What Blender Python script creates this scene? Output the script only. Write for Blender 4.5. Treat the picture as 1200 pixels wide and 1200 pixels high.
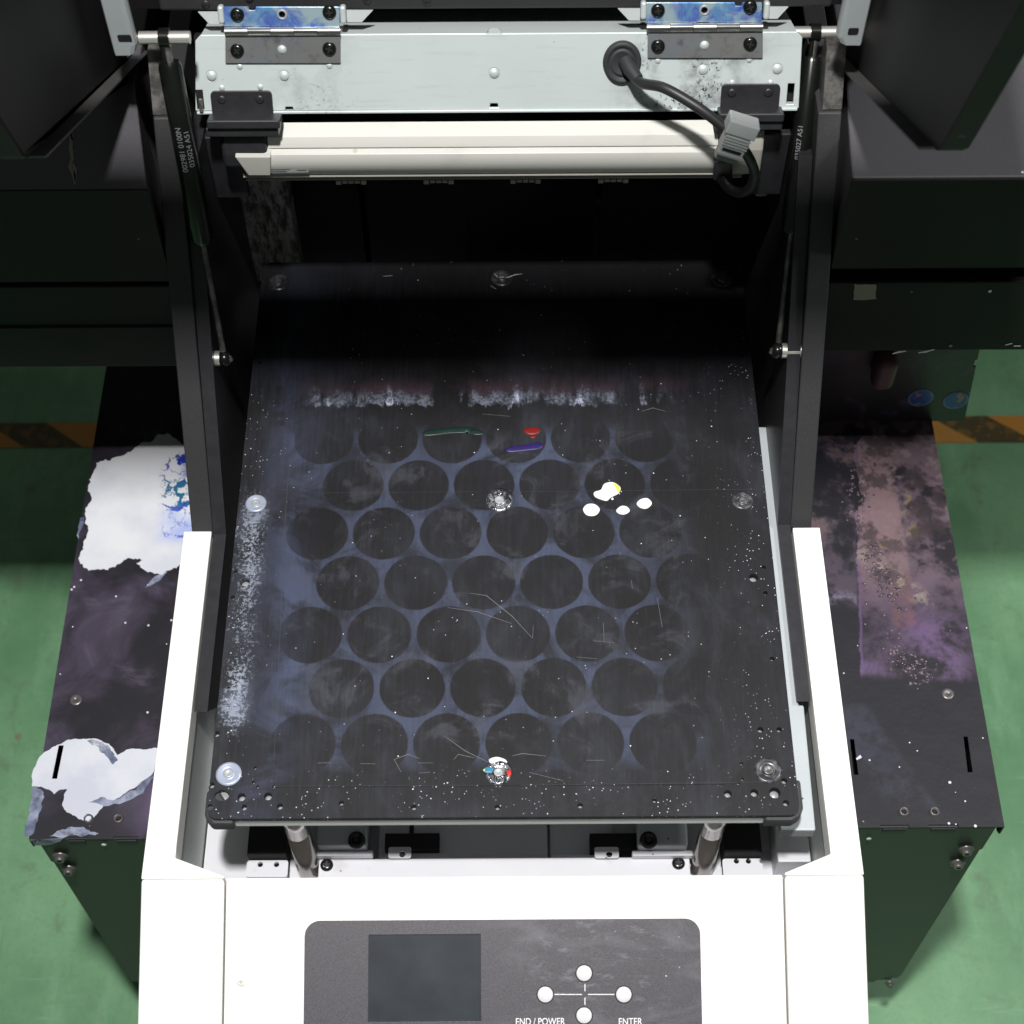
import bpy, bmesh, math, random
from mathutils import Vector, Matrix, Euler, noise as mnoise
from mathutils.geometry import delaunay_2d_cdt
R = math.radians
SC = bpy.context.scene
for o in list(bpy.data.objects): bpy.data.objects.remove(o)
random.seed(7)

# ------------------------------------------------------------------ camera, light, exposure
# z = 0 is the top of the print table, y runs away from the viewer, the floor lies at FLOOR
FLOOR = -0.733
F = 1930.0
CAMP = Vector((0.009, 0.0, 1.017))
CR = Euler((R(33.1), 0, 0)).to_matrix() @ Matrix.Rotation(R(-0.35), 3, 'Z')
cam = bpy.data.cameras.new("camera"); co = bpy.data.objects.new("camera", cam)
SC.collection.objects.link(co); SC.camera = co
co.matrix_world = Matrix.Translation(CAMP) @ CR.to_4x4()
cam.sensor_width = 36; cam.lens = 36 * F / 1200
cam.clip_start = 0.02; cam.clip_end = 100
cam.dof.use_dof = True; cam.dof.focus_distance = 1.2; cam.dof.aperture_fstop = 11

W = bpy.data.worlds.new("World"); SC.world = W; W.use_nodes = True
W.node_tree.nodes["Background"].inputs[0].default_value = (0.94, 1.0, 0.96, 1)
W.node_tree.nodes["Background"].inputs[1].default_value = 0.075

def area(name, loc, target, sx, sy, power, col):
    l = bpy.data.lights.new(name, 'AREA'); l.shape = 'RECTANGLE'; l.size = sx; l.size_y = sy
    l.energy = power; l.color = col
    o = bpy.data.objects.new(name, l); SC.collection.objects.link(o); o.location = loc
    o.rotation_euler = (Vector(target) - Vector(loc)).to_track_quat('-Z', 'Y').to_euler()
    return o
area("key_lamp", (-0.03, 0.12, 1.94), (0, 0.45, 0), 0.09, 0.12, 63, (1.0, 0.985, 0.97))
area("room_lamp", (1.1, 0.80, 1.2), (0.4, 0.8, 0), 0.25, 0.25, 11, (1.0, 1.0, 0.98))
SC.view_settings.view_transform = 'Standard'; SC.view_settings.look = 'None'
SC.view_settings.exposure = 0; SC.view_settings.gamma = 1
SC.render.engine = 'CYCLES'

# ------------------------------------------------------------------ measuring helpers
def ray(px, py): return CR @ Vector(((px - 600) / F, (600 - py) / F, -1))
def az(px, py, z):
    d = ray(px, py); return CAMP + d * ((z - CAMP.z) / d.z)
def ay(px, py, y):
    d = ray(px, py); return CAMP + d * ((y - CAMP.y) / d.y)
def ax(px, py, x):
    d = ray(px, py); return CAMP + d * ((x - CAMP.x) / d.x)
class Frame:
    """a plane with axes ux, uy and normal n"""
    def __init__(s, o, ux, uy):
        s.o = Vector(o); s.ux = Vector(ux).normalized(); s.uy = Vector(uy).normalized(); s.n = s.ux.cross(s.uy)
    def p(s, u, v, h=0): return s.o + s.ux * u + s.uy * v + s.n * h
    def hit(s, px, py):
        d = ray(px, py); t = (s.o - CAMP).dot(s.n) / d.dot(s.n); q = CAMP + d * t - s.o
        return (q.dot(s.ux), q.dot(s.uy))
    def up(s, h): return Frame(s.o + s.n * h, s.ux, s.uy)
def flat(z): return Frame((0, 0, z), (1, 0, 0), (0, 1, 0))
def wall(y): return Frame((0, y, 0), (1, 0, 0), (0, 0, 1))   # normal faces the viewer (-y)

# ------------------------------------------------------------------ node expressions
class E:
    nt = None
    def __init__(s, sock): s.s = sock
    @staticmethod
    def put(inp, v):
        if isinstance(v, E): E.nt.links.new(v.s, inp)
        elif isinstance(v, (tuple, list)): inp.default_value = tuple(v) + ((1,) if len(v) == 3 and len(inp.default_value) == 4 else ())
        else: inp.default_value = v
    @staticmethod
    def m(op, a, b=0.0, c=0.0, clamp=False):
        n = E.nt.nodes.new('ShaderNodeMath'); n.operation = op; n.use_clamp = clamp
        E.put(n.inputs[0], a); E.put(n.inputs[1], b); E.put(n.inputs[2], c); return E(n.outputs[0])
    def __add__(s, o): return E.m('ADD', s, o)
    __radd__ = __add__
    def __sub__(s, o): return E.m('SUBTRACT', s, o)
    def __rsub__(s, o): return E.m('SUBTRACT', o, s)
    def __mul__(s, o): return E.m('MULTIPLY', s, o)
    __rmul__ = __mul__
    def __truediv__(s, o): return E.m('DIVIDE', s, o)
def ss(e, a, b, lo=0.0, hi=1.0):
    n = E.nt.nodes.new('ShaderNodeMapRange'); n.interpolation_type = 'SMOOTHSTEP'
    E.put(n.inputs[0], e); n.inputs[1].default_value = a; n.inputs[2].default_value = b
    n.inputs[3].default_value = lo; n.inputs[4].default_value = hi; return E(n.outputs[0])
def band(e, a, b, s): return ss(e, a - s, a + s) * ss(e, b - s, b + s, 1, 0)
def fract(e): return E.m('FRACT', e)
def mn(a, b): return E.m('MINIMUM', a, b)
def mx(a, b): return E.m('MAXIMUM', a, b)
def absl(a): return E.m('ABSOLUTE', a)
def hyp(a, b): return E.m('SQRT', a * a + b * b)
def clampe(a): return E.m('ADD', a, 0.0, clamp=True)
def mapped(vec, sc, rot=0.0, loc=(0, 0, 0)):
    n = E.nt.nodes.new('ShaderNodeMapping'); E.put(n.inputs[0], vec)
    n.inputs[1].default_value = loc; n.inputs[2].default_value = (0, 0, rot); n.inputs[3].default_value = sc; return E(n.outputs[0])
def noise(vec, scale, detail=4, rough=0.55, dist=0.0):
    n = E.nt.nodes.new('ShaderNodeTexNoise'); E.put(n.inputs['Vector'], vec)
    n.inputs['Scale'].default_value = scale; n.inputs['Detail'].default_value = detail
    n.inputs['Roughness'].default_value = rough; n.inputs['Distortion'].default_value = dist; return E(n.outputs[0])
def noisec(vec, scale, detail=3):
    n = E.nt.nodes.new('ShaderNodeTexNoise'); E.put(n.inputs['Vector'], vec)
    n.inputs['Scale'].default_value = scale; n.inputs['Detail'].default_value = detail; return E(n.outputs[1])
def vor(vec, scale, feature='F1', rnd=1.0):
    n = E.nt.nodes.new('ShaderNodeTexVoronoi'); n.feature = feature; E.put(n.inputs['Vector'], vec)
    n.inputs['Scale'].default_value = scale; n.inputs['Randomness'].default_value = rnd
    return E(n.outputs['Distance']), (E(n.outputs['Color']) if feature != 'DISTANCE_TO_EDGE' else None)
def chan(e, i=0):
    n = E.nt.nodes.new('ShaderNodeSeparateXYZ'); E.put(n.inputs[0], e); return E(n.outputs[i])
def mix(f, a, b):
    n = E.nt.nodes.new('ShaderNodeMix'); n.data_type = 'RGBA'; E.put(n.inputs[0], f)
    E.put(n.inputs[6], a); E.put(n.inputs[7], b); return E(n.outputs[2])
def vadd(a, b, k=1.0):
    n = E.nt.nodes.new('ShaderNodeVectorMath'); n.operation = 'MULTIPLY_ADD'
    E.put(n.inputs[0], b); n.inputs[1].default_value = (k, k, k); E.put(n.inputs[2], a); return E(n.outputs[0])
def coords():
    n = E.nt.nodes.new('ShaderNodeNewGeometry'); v = E(n.outputs['Position'])
    return v, chan(v, 0), chan(v, 1), chan(v, 2)
def specks(v, scale, size, keep):
    """sparse small dots: size in cells, keep = share of the cells that carry one"""
    d, c = vor(v, scale); return ss(d, size * 0.7, size, 1, 0) * ss(chan(c, 0), keep - 0.02, keep + 0.02, 1, 0)

MATS = {}
def mat(name, fn):
    if name in MATS: return MATS[name]
    m = bpy.data.materials.new(name); m.use_nodes = True; E.nt = m.node_tree
    b = m.node_tree.nodes['Principled BSDF']
    r = fn()
    for k, v in r.items():
        if k == 'bump':
            n = E.nt.nodes.new('ShaderNodeBump'); n.inputs['Strength'].default_value = v[1]; n.inputs['Distance'].default_value = v[2]
            E.put(n.inputs['Height'], v[0]); E.nt.links.new(n.outputs[0], b.inputs['Normal'])
        else: E.put(b.inputs[k], v)
    MATS[name] = m; return m

def m_white():
    v, x, y, z = coords()
    n = noise(v, 6, 4); g = noise(v, 60, 3)
    dirt = specks(v, 90, 0.10, 0.06)
    c = mix(clampe(ss(n, 0.45, 0.8) * 0.25 + dirt * 0.35), (0.84, 0.835, 0.80), (0.72, 0.70, 0.64))
    return {'Base Color': c, 'Roughness': 0.42 + n * 0.1, 'bump': (g, 0.05, 0.0005)}
def m_zinc():
    v, x, y, z = coords()
    n = noise(v, 14, 5); f = noise(v, 160, 3); sp = specks(v, 170, 0.16, 0.12) * ss(noise(v, 9, 2), 0.5, 0.6)
    c = mix(n, (0.52, 0.57, 0.57), (0.62, 0.66, 0.66)); c = mix(ss(f, 0.55, 0.75) * 0.25, c, (0.42, 0.46, 0.46))
    c = mix(sp * 0.8, c, (0.10, 0.10, 0.10))
    return {'Base Color': c, 'Roughness': 0.5, 'Metallic': 0.25, 'bump': (f, 0.05, 0.0004)}
def m_beam():
    v, x, y, z = coords()
    n = noise(v, 16, 5); f = noise(v, 420, 3, 0.7); q = noise(mapped(v, (1, 1, 1), 0, (3, 1, 2)), 38, 5, 0.65)
    c = mix(n, (0.54, 0.61, 0.605), (0.66, 0.72, 0.71))
    soot = clampe(band(x, 0.095, 0.175, 0.03) * 1.0 + band(x, -0.15, -0.105, 0.02) * 0.35)
    g = clampe(soot * ss(q, 0.42, 0.66) * 0.75)
    grains = soot * ss(f, 0.56, 0.62) * ss(noise(v, 45, 3), 0.5, 0.6)
    c = mix(g, c, (0.10, 0.10, 0.115)); c = mix(clampe(grains), c, (0.03, 0.03, 0.035))
    sp = specks(v, 230, 0.15, 0.10) * ss(noise(v, 22, 2), 0.5, 0.62)
    c = mix(sp * 0.8, c, (0.13, 0.12, 0.12)); c = mix(ss(noise(mapped(v, (1, 9, 9)), 30, 4), 0.55, 0.75) * 0.22, c, (0.40, 0.43, 0.43))
    return {'Base Color': c, 'Roughness': 0.36, 'Metallic': 0.15, 'bump': (f, 0.04, 0.0003)}
def m_crust():
    v, x, y, z = coords(); n = noise(v, 220, 4, 0.7)
    return {'Base Color': mix(ss(n, 0.4, 0.62), (0.045, 0.038, 0.050), (0.20, 0.15, 0.18)), 'Roughness': 0.18}
def m_zincs():
    v, x, y, z = coords(); n = noise(mapped(v, (3, 1, 1)), 60, 5, 0.75)
    return {'Base Color': mix(ss(n, 0.38, 0.62), (0.10, 0.09, 0.09), (0.60, 0.58, 0.56)), 'Roughness': 0.45}
def m_tray():
    v, x, y, z = coords(); n = noise(v, 25, 4); c = mix(n, (0.34, 0.37, 0.39), (0.42, 0.45, 0.46)); c = mix(clampe(specks(v, 160, 0.14, 0.12) + specks(v, 60, 0.12, 0.05)), c, (0.05, 0.04, 0.045))
    return {'Base Color': c, 'Roughness': 0.5, 'Metallic': 0.1}
def m_base():
    v, x, y, z = coords()
    n = noise(v, 20, 4); c = mix(n, (0.50, 0.50, 0.53), (0.58, 0.58, 0.61))
    sp = specks(v, 120, 0.13, 0.16); sp2 = specks(v, 75, 0.16, 0.05); r = specks(mapped(v, (1, 1, 1), 0, (3, 3, 3)), 55, 0.16, 0.05)
    c = mix(clampe(sp + sp2) * 0.9, c, (0.05, 0.045, 0.05)); c = mix(r * 0.8, c, (0.35, 0.05, 0.04))
    c = mix(ss(noise(v, 50, 4), 0.58, 0.75) * 0.3, c, (0.33, 0.30, 0.30))
    return {'Base Color': c, 'Roughness': 0.45, 'Metallic': 0.1}
def m_hinge_blue():
    v, x, y, z = coords()
    n = noise(v, 60, 5, 0.65, 1.2); k = noise(mapped(v, (1, 1, 1), 0, (1, 4, 2)), 30, 4, 0.6, 0.6)
    c = mix(ss(n, 0.35, 0.65), (0.20, 0.46, 0.72), (0.10, 0.14, 0.62)); c = mix(ss(k, 0.47, 0.60), c, (0.48, 0.62, 0.68))
    c = mix(ss(k, 0.30, 0.42, 1, 0) * 0.7, c, (0.25, 0.12, 0.50))
    return {'Base Color': c, 'Roughness': 0.34, 'Metallic': 0.55}
def m_hinge():
    v, x, y, z = coords()
    n = noise(v, 30, 5, 0.6); k = noise(v, 130, 5, 0.65)
    c = mix(n, (0.20, 0.22, 0.26), (0.36, 0.38, 0.39)); c = mix(ss(k, 0.5, 0.7) * 0.7, c, (0.13, 0.12, 0.12))
    c = mix(ss(noise(mapped(v, (1, 1, 1), 0, (5, 0, 0)), 20, 3), 0.5, 0.65) * 0.3, c, (0.32, 0.29, 0.21))
    return {'Base Color': c, 'Roughness': 0.36, 'Metallic': 0.6}
def m_chrome(): return {'Base Color': (0.72, 0.70, 0.66), 'Roughness': 0.16, 'Metallic': 1.0}
def m_steel():
    v, x, y, z = coords(); n = noise(v, 90, 4)
    return {'Base Color': mix(n, (0.40, 0.39, 0.38), (0.58, 0.57, 0.55)), 'Roughness': 0.3, 'Metallic': 1.0}
def m_dullsteel():
    v, x, y, z = coords(); n = noise(v, 70, 5, 0.7)
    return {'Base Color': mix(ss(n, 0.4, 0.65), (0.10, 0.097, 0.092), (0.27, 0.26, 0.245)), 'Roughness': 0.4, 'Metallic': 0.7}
def m_bolt(): return {'Base Color': (0.16, 0.15, 0.15), 'Roughness': 0.35, 'Metallic': 0.6}
def m_black():
    v, x, y, z = coords(); g = noise(v, 700, 2); n = noise(v, 12, 4)
    c = mix(n, (0.0095, 0.0085, 0.009), (0.015, 0.013, 0.014)); c = mix(specks(v, 60, 0.07, 0.05) * 0.6, c, (0.3, 0.3, 0.3))
    return {'Base Color': c, 'Roughness': 0.55, 'Specular IOR Level': 0.22, 'bump': (g, 0.25, 0.0003)}
def m_powder():
    v, x, y, z = coords(); g = noise(v, 900, 2); n = noise(v, 9, 4)
    c = mix(n, (0.020, 0.020, 0.021), (0.032, 0.031, 0.033)); c = mix(ss(g, 0.6, 0.75) * 0.3, c, (0.06, 0.06, 0.06))
    c = mix(specks(v, 55, 0.06, 0.10) * 0.7, c, (0.4, 0.4, 0.4))
    return {'Base Color': c, 'Roughness': 0.5, 'bump': (g, 0.35, 0.0004)}
def m_lid_edge():
    v, x, y, z = coords(); g = noise(v, 500, 2); n = noise(v, 30, 4)
    return {'Base Color': mix(n, (0.05, 0.05, 0.05), (0.085, 0.082, 0.08)), 'Roughness': 0.45, 'bump': (g, 0.3, 0.0004)}
def m_gloss(): return {'Base Color': (0.006, 0.007, 0.006), 'Roughness': 0.22}
def m_rubber():
    v, x, y, z = coords(); return {'Base Color': mix(noise(v, 90, 4), (0.018, 0.020, 0.022), (0.035, 0.037, 0.04)), 'Roughness': 0.6}
def m_plast():
    v, x, y, z = coords(); n = noise(v, 150, 3)
    return {'Base Color': mix(n, (0.012, 0.012, 0.014), (0.03, 0.03, 0.034)), 'Roughness': 0.4}
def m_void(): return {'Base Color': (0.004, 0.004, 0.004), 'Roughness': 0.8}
def m_side():
    v, x, y, z = coords(); g = noise(v, 800, 2); n = noise(v, 10, 4)
    c = mix(n, (0.022, 0.022, 0.023), (0.034, 0.034, 0.036)); c = mix(ss(g, 0.55, 0.7) * 0.3, c, (0.06, 0.06, 0.062))
    c = mix(specks(v, 45, 0.05, 0.12), c, (0.6, 0.6, 0.6))
    return {'Base Color': c, 'Roughness': 0.5, 'bump': (g, 0.3, 0.0004)}
def m_ion():
    v, x, y, z = coords(); n = noise(mapped(v, (1, 8, 8)), 12, 4); d = specks(v, 60, 0.12, 0.05)
    c = mix(n, (0.66, 0.65, 0.60), (0.74, 0.73, 0.68)); c = mix(d * 0.4, c, (0.4, 0.25, 0.12))
    c = mix(ss(noise(v, 25, 4), 0.58, 0.72) * 0.25, c, (0.48, 0.47, 0.43))
    return {'Base Color': c, 'Roughness': 0.33}
def m_iongrey():
    v, x, y, z = coords(); n = noise(mapped(v, (1, 8, 8)), 20, 4)
    return {'Base Color': mix(n, (0.34, 0.33, 0.29), (0.44, 0.42, 0.38)), 'Roughness': 0.4}
def m_trim():
    v, x, y, z = coords(); return {'Base Color': mix(noise(v, 40, 3), (0.36, 0.40, 0.38), (0.48, 0.51, 0.49)), 'Roughness': 0.5, 'Metallic': 0.4}
def m_panel():
    v, x, y, z = coords(); g = noise(v, 1300, 2, 0.7); n = noise(mapped(v, (1, 2.2, 2.2), 0, (0.3, 0, 0)), 16, 5, 0.6, 1.0)
    c = mix(ss(g, 0.35, 0.65), (0.040, 0.037, 0.045), (0.075, 0.070, 0.080))
    c = mix(ss(n, 0.46, 0.70) * ss(x, -0.04, 0.03) * 0.6, c, (0.125, 0.12, 0.135)); c = mix(specks(v, 120, 0.09, 0.07), c, (0.7, 0.7, 0.7))
    c = mix(clampe(ss(noise(mapped(v, (1, 2.5, 2.5), 0.3), 60, 6, 0.75), 0.52, 0.66) * band(x, 0.02, 0.11, 0.02) * band(y, 0.315, 0.385, 0.02)) * 0.30, c, (0.24, 0.24, 0.26))
    c = mix(specks(mapped(v, (1, 2, 2), 0.5), 70, 0.08, 0.04), c, (0.75, 0.75, 0.75))
    return {'Base Color': c, 'Roughness': 0.42, 'bump': (g, 0.2, 0.0003)}
def m_lcd():
    v, x, y, z = coords(); n = noise(v, 35, 5); return {'Base Color': mix(n, (0.012, 0.015, 0.019), (0.040, 0.048, 0.058)), 'Roughness': 0.28}
def m_btn():
    v, x, y, z = coords(); return {'Base Color': mix(noise(v, 300, 3), (0.56, 0.57, 0.58), (0.66, 0.66, 0.66)), 'Roughness': 0.45}
def m_print(): return {'Base Color': (0.8, 0.8, 0.8), 'Roughness': 0.5}
def m_floor():
    v, x, y, z = coords()
    a = noise(v, 3.0, 6, 0.65); b = noise(mapped(v, (3, 1, 1), 0.2), 9, 5, 0.65); g = noise(v, 260, 3, 0.7); s = noise(mapped(v, (1, 1, 1), 0, (7, 3, 0)), 16, 5, 0.7, 0.6)
    c = mix(ss(a, 0.3, 0.7), (0.090, 0.225, 0.108), (0.185, 0.375, 0.200)); c = mix(ss(b, 0.45, 0.75) * 0.45, c, (0.23, 0.43, 0.25))
    c = mix(ss(g, 0.5, 0.7) * 0.35, c, (0.100, 0.225, 0.115)); c = mix(ss(s, 0.56, 0.70) * 0.45, c, (0.11, 0.15, 0.08))
    sc = noise(mapped(v, (2.0, 26, 1), 0.5), 6, 4, 0.7) ; c = mix(ss(sc, 0.60, 0.72) * 0.35, c, (0.26, 0.44, 0.29)); c = mix(ss(noise(mapped(v, (24, 1.5, 1), 0.35), 5, 4, 0.7), 0.62, 0.72) * 0.35, c, (0.09, 0.20, 0.10))
    c = mix(specks(v, 26, 0.07, 0.10) * 0.5, c, (0.35, 0.40, 0.28)); c = mix(specks(mapped(v, (1, 1, 1), 0, (2, 2, 2)), 14, 0.09, 0.08) * 0.5, c, (0.20, 0.10, 0.05))
    return {'Base Color': c, 'Roughness': 0.55, 'bump': (b, 0.15, 0.002)}
def m_tape():
    v, x, y, z = coords(); n = noise(v, 40, 5, 0.6, 0.5)
    st = fract((x + (y - 1.3) * 1.35 + n * 0.004) / 0.155)
    s = ss(st, 0.485, 0.5) * ss(st, 0.985, 1.0, 1, 0)
    w = ss(noise(v, 60, 5, 0.7), 0.5, 0.6)
    c = mix(s, (0.46, 0.20, 0.028), mix(w * 0.6, (0.06, 0.045, 0.012), (0.24, 0.12, 0.02)))
    c = mix(ss(noise(v, 25, 4), 0.55, 0.75) * 0.35, c, (0.20, 0.17, 0.06))
    return {'Base Color': c, 'Roughness': 0.5}
def m_platen():
    v, x, y, z = coords()
    A, RW, X0, Y0 = 0.0487, 0.04215, HEX0.x, HEX0.y
    wob = noise(v, 55, 3); xx = x + (wob - 0.5) * 0.0012; yy = y
    dx = fract((xx - X0) / A + 0.5) - 0.5; dy = fract((yy - Y0) / (2 * RW) + 0.5) - 0.5
    ex = fract((xx - X0) / A) - 0.5; ey = fract((yy - Y0) / (2 * RW)) - 0.5
    lim = lambda a, b: (1 - band(xx, X0 + a * A, X0 + b * A, 0.0005)) * 0.05      # the blanks lay in staggered rows of six
    d = mn(hyp(dx * A, dy * (2 * RW)) + lim(-3.5, 2.5), hyp(ex * A, ey * (2 * RW)) + lim(-3.0, 3.0))
    disc = ss(d + (noise(v, 130, 3) - 0.5) * 0.0009, 0.0219, 0.0233, 1, 0)
    n1 = noise(v, 11, 5, 0.6); n2 = noise(mapped(v, (1, 1, 1), 0, (4, 2, 0)), 28, 5, 0.65, 0.8); vs = noise(mapped(v, (26, 1.6, 1)), 14, 4, 0.7); hs = noise(mapped(v, (1.5, 30, 1)), 12, 3, 0.7)
    fine = noise(v, 420, 4, 0.75)
    inside = band(y + (noise(v, 13, 4) - 0.5) * 0.03, 0.462, 0.735, 0.012) * band(x + (noise(v, 15, 4) - 0.5) * 0.03, -0.155, 0.140, 0.012)
    rfade = ss(x + (n2 - 0.5) * 0.14, 0.06, 0.165, 1, 0.05)
    haze = inside * (1 - disc) * rfade * (0.50 + n1 * 0.7) * (0.62 + vs * 0.75)
    lefthaze = ss(y, 0.82, 0.90, 1.4, 0.5) * ss(x, -0.165, -0.125, 1, 0) * ss(x, -0.185, -0.165) * 0.35 + ss(x, -0.12, -0.17) * 0.0
    smear = ss(n2, 0.52, 0.70) * 0.62 * (0.3 + vs)
    veil = ss(noise(mapped(v, (1.6, 0.8, 1), 0.2, (2, 5, 0)), 17, 6, 0.68, 0.5), 0.46, 0.70) * (0.25 + vs * 0.6) * ss(y, 0.79, 0.83, 1, 0.3)
    sheen = ss(y, 0.74, 0.80, 1, 1.8) * ss(y, 0.86, 0.90, 1, 0.3) * ss(vs * 0.5 + n1 * 0.5, 0.42, 0.66) * 0.20 * ss(x, -0.19, 0.0, 1.6, 0.7)  # bluish sheen painted into the black, raised towards the rear where light fades
    c = (mix(n1, (0.0070, 0.0070, 0.0082), (0.0125, 0.0122, 0.0132)))
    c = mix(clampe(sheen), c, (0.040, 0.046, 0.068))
    brk = ss(noise(v, 19, 6, 0.65, 0.8), 0.38, 0.60, 0.15, 1)
    c = mix(clampe((haze + lefthaze) * brk), c, (0.050, 0.060, 0.102))
    c = mix(clampe(smear * inside), c, (0.058, 0.060, 0.075))
    c = mix(clampe(veil * 0.75), c, (0.034, 0.036, 0.046))
    # scratches
    sc = ss(vs, 0.70, 0.80) * ss(noise(v, 20, 3), 0.5, 0.62); c = mix(clampe(sc * 0.35 + ss(hs, 0.74, 0.84) * 0.16), c, (0.13, 0.13, 0.14))
    ws_ = noise(mapped(v, (60, 3.0, 1), 0.04), 10, 4, 0.8); c = mix(clampe(ss(ws_, 0.60, 0.72) * ss(n2, 0.40, 0.6) * 0.30), c, (0.10, 0.10, 0.115))
    # chalky white deposit along the back of the printed field
    n3 = noise(mapped(v, (9, 3.2, 1)), 9, 6, 0.7, 0.5); n4 = noise(mapped(v, (4, 1, 1), 0, (9, 0, 0)), 7, 6, 0.7)
    yb = y + (n3 - 0.5) * 0.030
    bandw = ss(yb, YB0 - 0.0015, YB0 + 0.001) * ss(yb, YB0 + 0.004, YB0 + 0.020, 1, 0) * ss(n4, 0.44, 0.54) * band(x, -0.135, 0.125, 0.02)
    crust = ss(fine * 0.5 + noise(v, 90, 5, 0.7) * 0.5, 0.44, 0.56)
    c = mix(clampe(bandw * (0.22 + crust * 0.9) * (1 - disc * 0.70)), c, (0.40, 0.43, 0.56))
    purp = ss(yb, YB0 + 0.008, YB0 + 0.016) * ss(yb, YB0 + 0.016, YB0 + 0.030, 1, 0) * band(x, -0.145, 0.15, 0.02) * ss(n4, 0.38, 0.55)
    c = mix(purp * 0.6, c, (0.055, 0.030, 0.042))
    # powder on the left and right margins
    ed = band(x + (noise(v, 30, 3) - 0.5) * 0.012, -0.190, -0.173, 0.008) * (0.62 + 0.38 * band(y, 0.49, 0.53, 0.012) + 0.15 * band(y, 0.60, 0.67, 0.02)) * ss(y, 0.475, 0.50) * ss(y, 0.655, 0.70, 1, 0)
    pw = ss(fine * 0.55 + noise(v, 170, 5, 0.78) * 0.45 + ed * (noise(v, 17, 3) * 0.35 - 0.06), 0.565, 0.61) * clampe(ed)
    c = mix(clampe(pw * 0.9), c, (0.30, 0.33, 0.40))
    c = mix(clampe(ed * ss(noise(v, 24, 4), 0.40, 0.66) * 0.5), c, (0.15, 0.17, 0.23))
    # white specks: dense on margins, sparse elsewhere
    mg = ss(y, 0.80, 0.86, 1, 0.1) * clampe(ss(x, 0.150, 0.182) * ss(y, 0.45, 0.40, 0, 1) * 0.0 + ss(x, 0.150, 0.185) + ss(x, -0.165, -0.185) + ss(y, 0.462, 0.445))
    s1 = specks(v, 260, 0.12, 0.16) * mg; s2 = specks(mapped(v, (1, 1, 1), 0.3, (5, 5, 0)), 470, 0.19, 0.30) * mg * ss(noise(v, 30, 3), 0.44, 0.6)
    s3 = specks(mapped(v, (1, 1, 1), 0.7, (1, 6, 0)), 130, 0.075, 0.12)
    s4 = specks(mapped(v, (1, 1, 1), 0.1, (8, 6, 0)), 330, 0.16, 0.10) * ss(noise(v, 16, 3), 0.48, 0.6)
    c = mix(clampe(s1 + s2 + s3 + s4 * 0.6), c, (0.62, 0.64, 0.68))
    rough = 0.50 + n1 * 0.1 - disc * 0.04
    return {'Base Color': c, 'Roughness': rough, 'Specular IOR Level': 0.25, 'bump': (fine + clampe(pw + bandw) * 2, 0.12, 0.0004)}
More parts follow.
